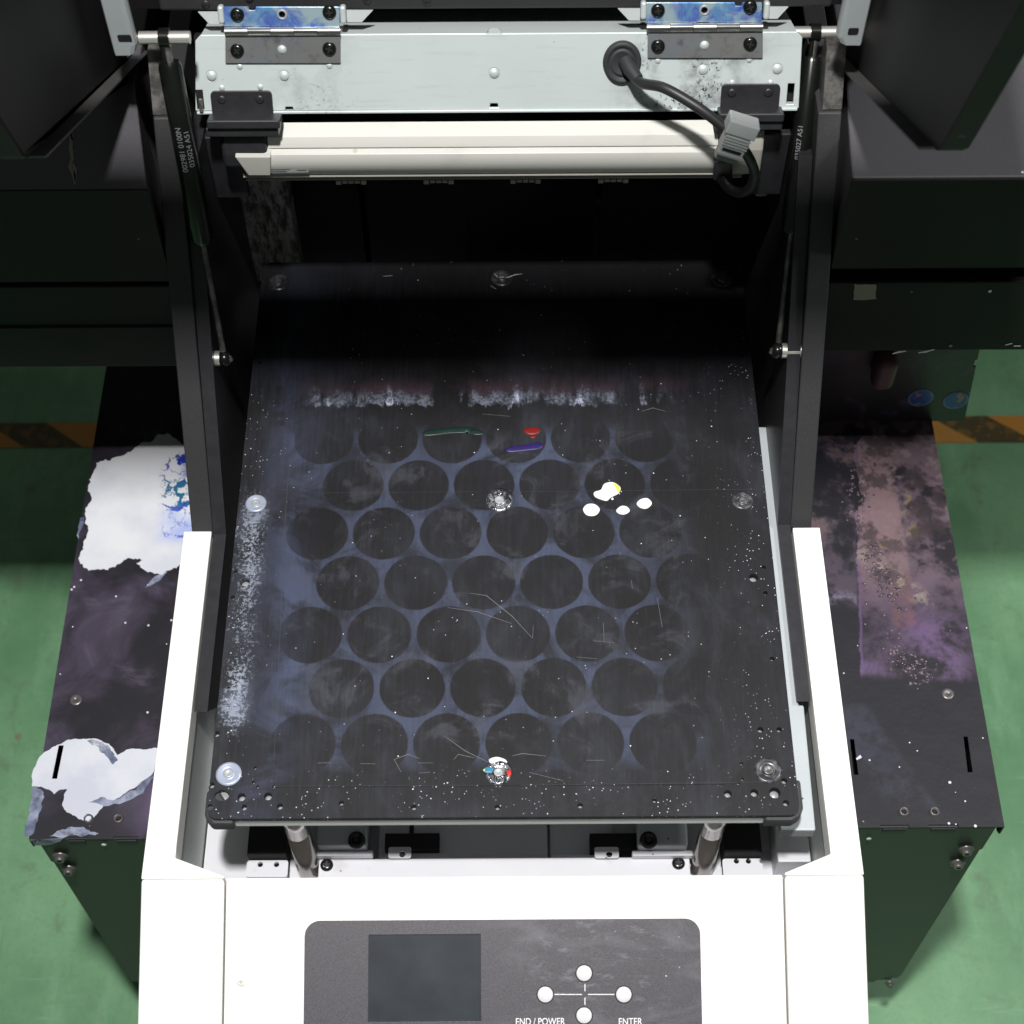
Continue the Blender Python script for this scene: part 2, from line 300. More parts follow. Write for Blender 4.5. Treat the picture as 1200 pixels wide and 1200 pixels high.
def m_cab(side):
    def fn():
        v, x, y, z = coords()
        n1 = noise(v, 8, 5, 0.6); n2 = noise(mapped(v, (1, 1, 1), 0, (4, 2, 0)), 19, 6, 0.62, 0.7); n3 = noise(v, 60, 5, 0.7); cl = noise(mapped(v, (1, 1, 1), 0, (1, 8, 0)), 5, 5, 0.6, 1.0)
        vv = noisec(v, 14, 4); vd, vc = vor(vadd(v, vv, 0.03), 34)
        c = mix(n1, (0.010, 0.0095, 0.013), (0.019, 0.018, 0.024))
        up = (y > 0) if False else ss(y, 0.47, 0.56)
        if side < 0:
            pr = ss(cl * 0.6 + n2 * 0.4, 0.44, 0.62)
            c = mix(pr * up * 0.75, c, (0.066, 0.050, 0.084)); c = mix(ss(n2, 0.56, 0.68) * up * 0.5, c, (0.090, 0.075, 0.105))
            c = mix(band(y, 0.48, 0.56, 0.03) * ss(x, -0.30, -0.26) * ss(n2, 0.45, 0.6) * 0.6, c, (0.16, 0.11, 0.22))
        else:
            wx = x + (n3 - 0.5) * 0.006; wy = y + (n1 - 0.5) * 0.03 + (x - 0.33) * 0.10
            lefte = 0.297 + (y - 0.63) * 0.10
            main = ss(wx - (y - 0.63) * 0.10 + (n2 - 0.5) * 0.07 * ss(y, 0.70, 0.80), 0.2962, 0.2982) * ss(wy + (n2 - 0.5) * 0.018, 0.626, 0.634) * ss(wx + (0.70 - y) * 0.35, 0.400, 0.425, 1, 0.12)
            far = ss(wy, 0.68, 0.78)
            mott = n2 * 0.6 + n3 * 0.4
            pc = mix(ss(mott, 0.38, 0.62), (0.022, 0.018, 0.026), (0.080, 0.056, 0.092))
            pc = mix(ss(mott, 0.36, 0.56) * far, pc, (0.140, 0.098, 0.118))
            pink = ss(wx, 0.350, 0.354, 1, 0) * far
            pc = mix(pink * ss(mott, 0.36, 0.52) * 0.85, pc, (0.190, 0.125, 0.135))
            pc = mix(ss(n3 * 0.6 + n1 * 0.4, 0.53, 0.62) * ss(wy, 0.74, 0.82) * 0.7, pc, (0.26, 0.20, 0.21))
            pc = mix(ss(n3, 0.58, 0.66) * ss(noise(v, 17, 2), 0.52, 0.62) * far, pc, (0.17, 0.13, 0.06))
            pc = mix(band(wy, 0.90, 0.99, 0.01) * 0.8, pc, (0.04, 0.03, 0.035)); pc = mix(ss(mott, 0.40, 0.46, 1, 0) * 0.8, pc, (0.018, 0.016, 0.022))
            rust = band(wx, 0.333, 0.352, 0.004) * band(y + (n3 - 0.5) * 0.03, 0.678, 0.728, 0.006)
            pc = mix(rust * ss(n3, 0.34, 0.56) * 0.85, pc, (0.125, 0.060, 0.062))
            rim = band(wx - (y - 0.63) * 0.10, 0.2970, 0.2995, 0.0010)
            pc = mix(clampe(rim * 0.8 + band(wy, 0.632, 0.643, 0.004) * ss(n2, 0.4, 0.6)) * 0.8, pc, (0.115, 0.070, 0.155))
            pc = mix(band(wx, 0.345, 0.385, 0.014) * band(wy, 0.640, 0.690, 0.015) * ss(mott, 0.42, 0.58) * 0.8, pc, (0.125, 0.075, 0.170))
            pc = mix(ss(noise(v, 26, 5, 0.65), 0.52, 0.60) * far * 0.8, pc, (0.040, 0.030, 0.034))
            tan = band((x - 0.315) + (y - 0.750) * 0.95, -0.010, 0.010, 0.009) * band(y, 0.70, 0.755, 0.012)
            pc = mix(tan * ss(n3, 0.46, 0.58) * 0.9, pc, (0.24, 0.20, 0.17))
            c = mix(main, c, pc)
            inner = ss(wx - (y - 0.63) * 0.10, 0.2970, 0.2950) * ss(wy, 0.69, 0.70)
            c = mix(inner * ss(mott, 0.42, 0.56) * 0.9, c, (0.065, 0.050, 0.072)); c = mix(inner * ss(mott, 0.47, 0.58) * ss(y, 0.74, 0.79), c, (0.130, 0.090, 0.095)); c = mix(inner * ss(mott, 0.53, 0.62) * ss(y, 0.80, 0.83), c, (0.15, 0.115, 0.065))
            c = mix(inner * band(wy + (n3 - 0.5) * 0.03, 0.693, 0.708, 0.005) * ss(n3, 0.45, 0.6), c, (0.13, 0.11, 0.16))
            milky = ss(cl + (n3 - 0.5) * 0.35, 0.40, 0.50) * band((x - 0.305) + (y - 0.56) * 0.5, -0.022, 0.016, 0.004) * band(wy, 0.515, 0.60, 0.006)
            c = mix(clampe(milky * ss(n2, 0.3, 0.6, 0.3, 1) * 0.7), c, (0.034, 0.037, 0.056))
        c = mix(clampe(specks(v, 85, 0.055, 0.14) + specks(mapped(v, (1, 1, 1), 0.6, (3, 1, 0)), 190, 0.11, 0.10) * ss(noise(v, 11, 2), 0.52, 0.6)), c, (0.8, 0.8, 0.8))
        h = n3 + vd
        return {'Base Color': c, 'Roughness': 0.44 + n2 * 0.22, 'Specular IOR Level': 0.3, 'bump': (h, 0.35 if side > 0 else 0.08, 0.0012)}
    return fn
def m_stand():
    v, x, y, z = coords(); g = noise(v, 700, 2); n = noise(v, 10, 4)
    return {'Base Color': mix(n, (0.017, 0.019, 0.018), (0.024, 0.026, 0.024)), 'Roughness': 0.45, 'bump': (g, 0.2, 0.0003)}
def m_ink_left():
    v, x, y, z = coords()
    n = noise(v, 10, 5, 0.6); g = noise(v, 90, 5, 0.7)
    c = mix(ss(n, 0.40, 0.65), (0.72, 0.73, 0.76), (0.60, 0.62, 0.69))
    c = mix(specks(v, 75, 0.09, 0.05), c, (0.12, 0.10, 0.14))
    # blue branching veins that come in from the right edge
    wv = vadd(v, noisec(v, 34, 4), 0.012)
    reach = ss(x + (noise(v, 26, 3) - 0.5) * 0.03 + ss(y, 0.85, 0.86) * -0.004, -0.312, -0.274)
    zone = reach * ss(y, 0.768, 0.776)
    k1 = absl(noise(wv, 42, 4, 0.55) - 0.5); k2 = absl(noise(mapped(wv, (1, 1, 1), 0, (4, 7, 0)), 75, 3, 0.55) - 0.5)
    vein = clampe((ss(k1 - reach * 0.040, 0.0, 0.018, 1, 0) + ss(k2 - reach * 0.014, 0.0, 0.010, 1, 0) * 0.6) * ss(zone, 0.06, 0.30))
    c = mix(vein, c, (0.020, 0.040, 0.34))
    fl = ss(noise(wv, 48, 4) + reach * 0.10, 0.55, 0.60) * ss(x, -0.292, -0.276) * ss(y, 0.790, 0.83)
    c = mix(clampe(fl), c, (0.012, 0.030, 0.30)); c = mix(vein * ss(noise(v, 30, 2), 0.5, 0.56) * 0.8, c, (0.02, 0.16, 0.22))
    lb = band(y, 0.767, 0.800, 0.010) * band(x, -0.300, -0.268, 0.010) * ss(n, 0.35, 0.6); c = mix(lb * 0.6, c, (0.22, 0.33, 0.80))
    return {'Base Color': c, 'Roughness': 0.35, 'bump': (g, 0.2, 0.0006)}
def m_ink_white():
    v, x, y, z = coords(); n = noise(v, 13, 5, 0.6); g = noise(v, 110, 4)
    c = mix(ss(n, 0.4, 0.62), (0.62, 0.64, 0.69), (0.52, 0.54, 0.62)); c = mix(specks(v, 150, 0.12, 0.05), c, (0.2, 0.2, 0.25))
    return {'Base Color': c, 'Roughness': 0.35, 'bump': (g, 0.15, 0.0004)}
def m_ink_blue():
    v, x, y, z = coords(); n = noise(v, 45, 5, 0.65); a = noise(mapped(v, (1, 1, 1), 0, (2, 4, 0)), 60, 6, 0.7)
    return {'Base Color': mix(ss(n, 0.35, 0.65), (0.10, 0.12, 0.20), (0.33, 0.36, 0.47)), 'Roughness': 0.4, 'Alpha': ss(a, 0.36, 0.56, 0.08, 0.92)}
def m_drop():
    v, x, y, z = coords(); return {'Base Color': mix(noise(v, 60, 3), (0.80, 0.80, 0.78), (0.85, 0.85, 0.84)), 'Roughness': 0.25}
def flatm(c, r=0.4, m=0.0): return lambda: {'Base Color': c, 'Roughness': r, 'Metallic': m}
def m_washer_white():
    v, x, y, z = coords(); n = noise(v, 160, 4, 0.7); return {'Base Color': mix(n, (0.22, 0.25, 0.34), (0.46, 0.50, 0.60)), 'Roughness': 0.35, 'Metallic': 0.2}
def m_washer_dark():
    v, x, y, z = coords(); n = noise(v, 200, 4, 0.7); return {'Base Color': mix(ss(n, 0.4, 0.7), (0.030, 0.030, 0.034), (0.13, 0.13, 0.14)), 'Roughness': 0.3, 'Metallic': 0.3}
def m_washer_shiny():
    v, x, y, z = coords(); n = noise(v, 260, 4, 0.7, 1.0); return {'Base Color': mix(ss(n, 0.40, 0.62), (0.04, 0.04, 0.05), (0.60, 0.62, 0.66)), 'Roughness': 0.15, 'Metallic': 0.7, 'bump': (n, 0.5, 0.0008)}
def m_wing():
    v, x, y, z = coords(); g = noise(v, 620, 2, 0.7); n = noise(v, 5, 5, 0.55); k = noise(v, 25, 4)
    c = mix(n, (0.062, 0.060, 0.066), (0.100, 0.096, 0.106)); c = mix(ss(g, 0.5, 0.7) * 0.35, c, (0.12, 0.11, 0.13)); c = mix(ss(k, 0.6, 0.8) * 0.25, c, (0.13, 0.12, 0.14))
    c = mix(specks(v, 40, 0.06, 0.10), c, (0.75, 0.75, 0.75))
    return {'Base Color': c, 'Roughness': 0.5, 'bump': (g, 0.25, 0.0003)}
def m_sticker(): 
    v, x, y, z = coords(); n = noise(v, 120, 4, 0.6)
    return {'Base Color': mix(ss(n, 0.56, 0.62), (0.035, 0.10, 0.42), (0.50, 0.25, 0.20)), 'Roughness': 0.35}
def m_plate_back():
    v, x, y, z = coords(); n = noise(v, 22, 6, 0.65, 0.8); k = noise(v, 7, 4)
    c = mix(k, (0.022, 0.022, 0.026), (0.045, 0.042, 0.052)); lo = ss(z, -0.10, -0.19, 0, 1)
    c = mix(ss(n, 0.50, 0.62) * (0.2 + lo * 0.8), c, (0.13, 0.09, 0.18))
    return {'Base Color': c, 'Roughness': 0.4, 'bump': (n, 0.15, 0.001)}

def mk_pane():
    m = bpy.data.materials.new('clear_pane'); m.use_nodes = True; nt = m.node_tree; out = nt.nodes['Material Output']
    t = nt.nodes.new('ShaderNodeBsdfTransparent'); t.inputs[0].default_value = (0.95, 0.95, 0.95, 1)
    g = nt.nodes.new('ShaderNodeBsdfGlossy'); g.inputs['Roughness'].default_value = 0.05
    x = nt.nodes.new('ShaderNodeMixShader'); x.inputs[0].default_value = 0.05
    nt.links.new(t.outputs[0], x.inputs[1]); nt.links.new(g.outputs[0], x.inputs[2]); nt.links.new(x.outputs[0], out.inputs[0]); return m
HEX0 = az(607, 743, 0); YB0 = az(600, 474, 0).y
M = {k: mat(n, f) for k, n, f in [
    ('white', 'white_paint', m_white), ('zinc', 'zinc_sheet', m_zinc), ('beam', 'beam_zinc', m_beam), ('base', 'base_zinc', m_base),
    ('hblue', 'heat_blued_hinge', m_hinge_blue), ('hinge', 'hinge_steel', m_hinge), ('chrome', 'chrome', m_chrome), ('steel', 'steel', m_steel),
    ('dsteel', 'dull_steel', m_dullsteel), ('post', 'post_steel', flatm((0.30, 0.28, 0.26), 0.22, 1.0)), ('bolt', 'bolt_steel', m_bolt), ('black', 'black_sheet', m_black), ('powder', 'powder_coat', m_powder), ('lidedge', 'lid_edge', m_lid_edge),
    ('gloss', 'black_gloss', m_gloss), ('rubber', 'rubber', m_rubber), ('plast', 'black_plastic', m_plast), ('void', 'dark_recess', m_void),
    ('side', 'side_panel_paint', m_side), ('ion', 'ivory_plastic', m_ion), ('iong', 'grey_plastic', m_iongrey), ('trim', 'edge_trim', m_trim),
    ('panel', 'control_panel_grey', m_panel), ('lcd', 'screen', m_lcd), ('btn', 'button', m_btn), ('print', 'white_print', m_print),
    ('floor', 'green_floor', m_floor), ('tape', 'hazard_tape', m_tape), ('platen', 'table_black', m_platen), ('cabl', 'ink_cabinet_left', m_cab(-1)),
    ('cabr', 'ink_cabinet_right', m_cab(1)), ('stand', 'cabinet_front', m_stand), ('inkl', 'white_blue_ink', m_ink_left), ('inkw', 'white_ink', m_ink_white),
    ('inkb', 'pale_blue_ink', m_ink_blue), ('inkd', 'mauve_ink', flatm((0.085, 0.070, 0.125), 0.4)), ('tray', 'tray_zinc', m_tray), ('dimprint', 'faded_print', flatm((0.22, 0.23, 0.25), 0.5)), ('groove', 'worn_edge', flatm((0.055, 0.057, 0.062), 0.5)), ('tabletrim', 'bare_edge', flatm((0.80, 0.83, 0.81), 0.45)), ('zincs', 'scuffed_zinc', m_zincs), ('pin', 'bright_pin', flatm((0.75, 0.73, 0.68), 0.33, 0.75)), ('crust', 'dried_ink', m_crust), ('drop', 'wet_white_ink', m_drop), ('green', 'green_ink', flatm((0.004, 0.020, 0.014))), ('red', 'red_ink', flatm((0.15, 0.006, 0.005))),
    ('purple', 'purple_ink', flatm((0.018, 0.008, 0.085))), ('ww', 'washer_white', m_washer_white), ('wd', 'washer_dark', m_washer_dark), ('ws', 'washer_shiny', m_washer_shiny),
    ('wing', 'cover_paint', m_wing), ('stick', 'sticker_blue', m_sticker), ('stickrim', 'sticker_rim', flatm((0.22, 0.32, 0.62))), ('pback', 'stained_plate', m_plate_back),
    ('pink', 'pinkish_block', flatm((0.17, 0.075, 0.095), 0.5)), ('ferrite', 'grey_clip', flatm((0.42, 0.45, 0.45), 0.4)), ('ferrited', 'dark_grey_clip', flatm((0.20, 0.21, 0.21), 0.4)),
    ('cable', 'cable_sheath', flatm((0.022, 0.022, 0.024), 0.45)), ('chalk', 'chalky_mark', flatm((0.30, 0.28, 0.24), 0.7)), ('masktape', 'masking_tape', flatm((0.26, 0.25, 0.20), 0.6)),
    ('scr', 'scratch', flatm((0.16, 0.16, 0.165), 0.5)), ('whitechip', 'white_chip', flatm((0.7, 0.7, 0.7), 0.5)), ('yellow', 'yellow_ink', flatm((0.55, 0.60, 0.06))), ('teal', 'teal_ink', flatm((0.03, 0.18, 0.30))), ('redb', 'bright_red_ink', flatm((0.6, 0.02, 0.015))), ('alu', 'bare_aluminium', flatm((0.36, 0.37, 0.38), 0.4, 0.2)),
]}

M['pane'] = mk_pane()
# ------------------------------------------------------------------ object helpers
COL = SC.collection
def link(name, me, m=None, parent=None, bevel=0, segs=2, label=None, smooth=False, kind=None):
    o = bpy.data.objects.new(name, me); COL.objects.link(o)
    if m is not None and not me.materials: me.materials.append(M[m])
    if parent is not None:
        o.parent = parent; o.matrix_parent_inverse = WM[parent].inverted()
    WM[o] = Matrix.Identity(4)
    if bevel:
        b = o.modifiers.new('bevel', 'BEVEL'); b.width = bevel; b.segments = segs; b.limit_method = 'ANGLE'; b.angle_limit = R(35)
        b.harden_normals = False
    if smooth:
        for p in me.polygons: p.use_smooth = True
    if label: o['label'] = label
    if kind: o['kind'] = kind
    return o
WM = {}
def mesh(bm, name='mesh'):
    me = bpy.data.meshes.new(name); bmesh.ops.recalc_face_normals(bm, faces=bm.faces[:]); bm.to_mesh(me); bm.free(); return me
def thing(name, loc, label, cat, group=None):
    o = bpy.data.objects.new(name, None); COL.objects.link(o); o.location = loc; o.empty_display_size = 0.05
    o['label'] = label; o['category'] = cat
    if group: o['group'] = group
    WM[o] = Matrix.Translation(loc); return o
def add_box(bm, lo, hi):
    vs = [bm.verts.new((x, y, z)) for x in (lo[0], hi[0]) for y in (lo[1], hi[1]) for z in (lo[2], hi[2])]
    for f in ((0, 1, 3, 2), (4, 6, 7, 5), (0, 4, 5, 1), (2, 3, 7, 6), (0, 2, 6, 4), (1, 5, 7, 3)): bm.faces.new([vs[i] for i in f])
def box(name, lo, hi, m, parent=None, **k):
    bm = bmesh.new(); add_box(bm, lo, hi); return link(name, mesh(bm, name), m, parent, **k)
def add_prism(bm, fr, pts, h0, h1):
    a = [bm.verts.new(fr.p(u, v, h0)) for u, v in pts]; b = [bm.verts.new(fr.p(u, v, h1)) for u, v in pts]
    n = len(pts); bm.faces.new(a); bm.faces.new(b)
    for i in range(n): bm.faces.new((a[i], a[(i + 1) % n], b[(i + 1) % n], b[i]))
def prism(name, fr, pts, h0, h1, m, parent=None, **k):
    bm = bmesh.new(); add_prism(bm, fr, pts, h0, h1); return link(name, mesh(bm, name), m, parent, **k)
XF = Frame((0, 0, 0), (0, 1, 0), (0, 0, 1))       # yz profile, extruded along +x
def circ(c, r, n=20, ry=None): 
    ry = r if ry is None else ry
    return [(c[0] + r * math.cos(2 * math.pi * i / n), c[1] + ry * math.sin(2 * math.pi * i / n)) for i in range(n)]
def rrect(u0, v0, u1, v1, r, n=5):
    out = []
    for cx, cy, a0 in ((u1 - r, v1 - r, 0), (u0 + r, v1 - r, 90), (u0 + r, v0 + r, 180), (u1 - r, v0 + r, 270)):
        for i in range(n + 1):
            a = R(a0 + 90 * i / n); out.append((cx + r * math.cos(a), cy + r * math.sin(a)))
    return out
def inside(p, poly):
    c = False; j = len(poly) - 1
    for i in range(len(poly)):
        a, b = poly[i], poly[j]
        if (a[1] > p[1]) != (b[1] > p[1]) and p[0] < (b[0] - a[0]) * (p[1] - a[1]) / (b[1] - a[1]) + a[0]: c = not c
        j = i
    return c
def plate(name, fr, outline, holes, thick, m, parent=None, **k):
    """sheet with real holes; its top lies on the frame, the body goes down by thick"""
    vs = []; es = []
    for loop in [outline] + holes:
        s = len(vs); vs += [Vector(p) for p in loop]; es += [(s + i, s + (i + 1) % len(loop)) for i in range(len(loop))]
    r = delaunay_2d_cdt(vs, es, [], 0, 1e-7)
    bm = bmesh.new(); top = [bm.verts.new(fr.p(v.x, v.y, 0)) for v in r[0]]; bot = [bm.verts.new(fr.p(v.x, v.y, -thick)) for v in r[0]]
    for f in r[2]:
        c = sum((r[0][i] for i in f), Vector((0, 0))) / len(f)
        if inside(c, outline) and not any(inside(c, h) for h in holes):
            bm.faces.new([top[i] for i in f]); bm.faces.new([bot[i] for i in reversed(f)])
    be = [e for e in bm.edges if e.is_boundary]
    idx = {v: i for i, v in enumerate(top)}; done = set()
    for e in be:
        if e.verts[0] in idx and e.verts[1] in idx:
            a, b = idx[e.verts[0]], idx[e.verts[1]]
            try: bm.faces.new((top[a], top[b], bot[b], bot[a]))
            except ValueError: pass
    lone = [v for v in bm.verts if not v.link_faces]; bmesh.ops.delete(bm, geom=lone, context='VERTS')
    return link(name, mesh(bm, name), m, parent, **k)
def basis(d):
    d = Vector(d).normalized(); q = d.to_track_quat('Z', 'Y'); return q.to_matrix()
def lathe_mesh(prof, segs=24, mats=None):
    """prof: (r, z, mat) points from the centre outwards"""
    bm = bmesh.new(); rings = []
    for p in prof:
        if p[0] < 1e-6: rings.append([bm.verts.new((0, 0, p[1]))])
        else: rings.append([bm.verts.new((p[0] * math.cos(2 * math.pi * i / segs), p[0] * math.sin(2 * math.pi * i / segs), p[1])) for i in range(segs)])
    for k in range(len(rings) - 1):
        a, b = rings[k], rings[k + 1]; mi = prof[k + 1][2] if len(prof[k + 1]) > 2 else 0
        for i in range(segs):
            j = (i + 1) % segs
            if len(a) == 1 and len(b) == 1: continue
            if len(a) == 1: f = bm.faces.new((a[0], b[i], b[j]))
            elif len(b) == 1: f = bm.faces.new((a[i], b[0], a[j]))
            else: f = bm.faces.new((a[i], b[i], b[j], a[j]))
            f.material_index = mi; f.smooth = True
    me = bpy.data.meshes.new('turned'); bm.normal_update(); bmesh.ops.recalc_face_normals(bm, faces=bm.faces[:]); bm.to_mesh(me); bm.free()
    for x in (mats or []): me.materials.append(M[x])
    return me
def place(name, me, loc, n, parent, scale=1.0, spin=0.0, label=None):
    o = bpy.data.objects.new(name, me); COL.objects.link(o)
    mw = Matrix.Translation(loc) @ basis(n).to_4x4() @ Matrix.Rotation(spin, 4, 'Z') @ Matrix.Scale(scale, 4)
    o.parent = parent; o.matrix_parent_inverse = WM[parent].inverted(); o.matrix_basis = mw; WM[o] = mw
    if label: o['label'] = label
    return o
def add_tube(bm, pts, r, segs=12, caps=True):
    pts = [Vector(p) for p in pts]; rr = r if isinstance(r, (list, tuple)) else [r] * len(pts); rings = []
    up = None
    for i, p in enumerate(pts):
        d = (pts[min(i + 1, len(pts) - 1)] - pts[max(i - 1, 0)]).normalized()
        if up is None: up = Vector((0, 0, 1)) if abs(d.z) < 0.9 else Vector((1, 0, 0))
        s = d.cross(up).normalized(); up = s.cross(d).normalized()
        rings.append([bm.verts.new(p + (s * math.cos(2 * math.pi * k / segs) + up * math.sin(2 * math.pi * k / segs)) * rr[i]) for k in range(segs)])
    for a, b in zip(rings, rings[1:]):
        for k in range(segs): f = bm.faces.new((a[k], a[(k + 1) % segs], b[(k + 1) % segs], b[k])); f.smooth = True
    if caps:
        for q in (rings[0], rings[-1]): bm.faces.new([bm.verts.new(v.co) for v in q])
def tube(name, pts, r, m, parent=None, segs=14, **k):
    bm = bmesh.new(); add_tube(bm, pts, r, segs); return link(name, mesh(bm, name), m, parent, **k)
def spline(pts, n=8):
    P = [Vector(p) for p in pts]; P = [P[0] * 2 - P[1]] + P + [P[-1] * 2 - P[-2]]; out = []
    for i in range(1, len(P) - 2):
        for k in range(n):
            t = k / n; a, b, c, d = P[i - 1:i + 3]
            out.append(0.5 * ((2 * b) + (c - a) * t + (2 * a - 5 * b + 4 * c - d) * t * t + (3 * b - a - 3 * c + d) * t ** 3))
    out.append(P[-2]); return out
def rough_outline(pts, levels=3, amt=0.12):
    p = [Vector(q) for q in pts]
    for l in range(levels):
        q = []
        for i in range(len(p)):
            a, b = p[i], p[(i + 1) % len(p)]; d = b - a; nrm = Vector((-d.y, d.x)); q += [a, (a + b) / 2 + nrm * random.uniform(-amt, amt) * (1.0 if l == 0 else 1.5)]
        p = q
    return [tuple(v) for v in p]
def smooth_outline(pts, n=5):
    L = len(pts); out = []
    for i in range(L):
        a, b, c, d = (Vector(pts[(i + k) % L]) for k in (-1, 0, 1, 2))
        for k in range(n):
            t = k / n; out.append(tuple(0.5 * ((2 * b) + (c - a) * t + (2 * a - 5 * b + 4 * c - d) * t * t + (3 * b - a - 3 * c + d) * t ** 3)))
    return out
def blob(name, fr, pxs, th, m, parent, rough=0, cut=(), amp=0.12, **k):
    o = [fr.hit(*p) for p in pxs]; o = rough_outline(o, rough, amp) if rough else smooth_outline(o)
    return plate(name, fr.up(th), o, [[fr.hit(*p) for p in h] for h in cut], th - 0.00005, m, parent, **k)
def dome(name, fr, pxs, h, m, parent, **k):
    """a drop of ink with a rounded rim"""
    o = smooth_outline([fr.hit(*p) for p in pxs], 4); n = len(o); c = (sum(p[0] for p in o) / n, sum(p[1] for p in o) / n)
    bm = bmesh.new(); rings = []
    for s, z in ((1, 0.00003), (0.97, h * 0.5), (0.88, h * 0.85), (0.6, h)):
        rings.append([bm.verts.new(fr.p(c[0] + (p[0] - c[0]) * s, c[1] + (p[1] - c[1]) * s, z)) for p in o])
    for a, b in zip(rings, rings[1:]):
        for i in range(n): f = bm.faces.new((a[i], a[(i + 1) % n], b[(i + 1) % n], b[i])); f.smooth = True
    f = bm.faces.new(rings[-1]); f.smooth = True
    bmesh.ops.triangulate(bm, faces=[f])
    return link(name, mesh(bm, name), m, parent, **k)
def strips(name, fr, segs, w, h, m, parent, **k):
    """thin raised lines, all in one mesh; segs are lists of pixel points"""
    bm = bmesh.new()
    for s in segs:
        q = [Vector(fr.hit(*p)) for p in s]; L = []; Rr = []
        for i, p in enumerate(q):
            d = (q[min(i + 1, len(q) - 1)] - q[max(i - 1, 0)]).normalized(); nn = Vector((-d.y, d.x)) * w / 2
            if len(q) > 2 or True:
                kx = 0.5 if i in (0, len(q) - 1) else 1.0
            L.append(bm.verts.new(fr.p(*(p + nn * kx), h))); Rr.append(bm.verts.new(fr.p(*(p - nn * kx), h)))
        for i in range(len(q) - 1): bm.faces.new((L[i], L[i + 1], Rr[i + 1], Rr[i]))
    return link(name, mesh(bm, name), m, parent, **k)
def text(name, body, fr, u, v, size, m, parent, rot=0.0, align='CENTER', h=0.0004, sx=1.0, label=None):
    cu = bpy.data.curves.new(name, 'FONT'); cu.body = body; cu.size = size; cu.align_x = align; cu.align_y = 'CENTER'; cu.extrude = 0.00005; cu.offset = 0
    t = bpy.data.objects.new('tmp', cu); COL.objects.link(t)
    dg = bpy.context.evaluated_depsgraph_get(); me = bpy.data.meshes.new_from_object(t.evaluated_get(dg)); bpy.data.objects.remove(t)
    T = Matrix((fr.ux, fr.uy, fr.n)).transposed().to_4x4(); T.translation = fr.p(u, v, h)
    me.transform(T @ Matrix.Rotation(rot, 4, 'Z') @ Matrix.Diagonal((sx, 1, 1, 1))); me.materials.clear()
    return link(name, me, m, parent, label=label)

# small shared hardware
def screw_mesh(r, h, m_head='gloss', m_slot='void', cross=True):
    me = lathe_mesh([(0, h), (r * 0.55, h), (r * 0.85, h * 0.82), (r, h * 0.35), (r, 0)], 20, [m_head, m_slot])
    bm = bmesh.new(); bm.from_mesh(me)
    if cross:
        for a, b in ((0.5, 0.11), (0.11, 0.5)):
            n0 = len(bm.faces); add_box(bm, (-r * a, -r * b, h * 0.7), (r * a, r * b, h + 0.00006 + (0.00002 if a > b else 0)))
            bm.faces.ensure_lookup_table()
            for f in bm.faces[n0:]: f.material_index = 1
    bm.to_mesh(me); bm.free(); return me
def ring_screw_mesh(r, h):          # black pan head with a bright spot socket
    return screw_mesh(r, h, 'gloss', 'bolt')
S_BLACK = screw_mesh(0.0047, 0.0026, 'gloss', 'plast'); S_SMALL = screw_mesh(0.0030, 0.0012, 'plast', 'void'); S_WHITE = screw_mesh(0.0032, 0.0012, 'ion', 'iong')
RIVET = lathe_mesh([(0, 0.0012), (0.0028, 0.0012), (0.0031, 0.0008), (0.0032, 0), (0.0042, -0.0001), (0.0042, 0.0001, 1)], 20, ['zinc', 'bolt'])
RIVET_S = lathe_mesh([(0, 0.0007), (0.0014, 0.0006), (0.0018, 0)], 14, ['zinc'])
HEXBOLT = lathe_mesh([(0, 0.0022, 1), (0.0018, 0.0022, 1), (0.0018, 0.0050, 1), (0.0036, 0.0050, 0), (0.0041, 0.0044, 0), (0.0041, 0.0014, 0), (0.0062, 0.0014, 0), (0.0064, 0, 0)], 22, ['bolt', 'void'])
NUT = lathe_mesh([(0, 0.0004, 1), (0.0026, 0.0004, 1), (0.0027, 0.0030, 0), (0.0036, 0.0030, 0), (0.0044, 0, 0)], 18, ['bolt', 'void'])

# ================================================================== SETTING
fl = plate('floor', flat(FLOOR), [(-4, -2), (4, -2), (4, 5), (-4, 5)], [], 0.05, 'floor', kind='structure')
y0 = az(1150, 518, FLOOR).y; y1 = az(1150, 488, FLOOR).y
tp = plate('floor_tape', flat(FLOOR + 0.0012), rough_outline([(-3.5, y0), (-2, y0 + .002), (-0.6, y0), (0.5, y0 - .001), (3.5, y0), (3.5, y1), (0.5, y1), (-0.6, y1 - .002), (-2, y1), (-3.5, y1)], 1, 0.002), [], 0.0008, 'tape')
tp['label'] = 'worn orange and black striped hazard tape stuck across the green floor'; tp['category'] = 'floor tape'

# ================================================================== PRINTER
P = thing('flatbed_printer', (0, 0.62, FLOOR), 'white and black flatbed printer with its lid open over a stained black print table', 'printer')

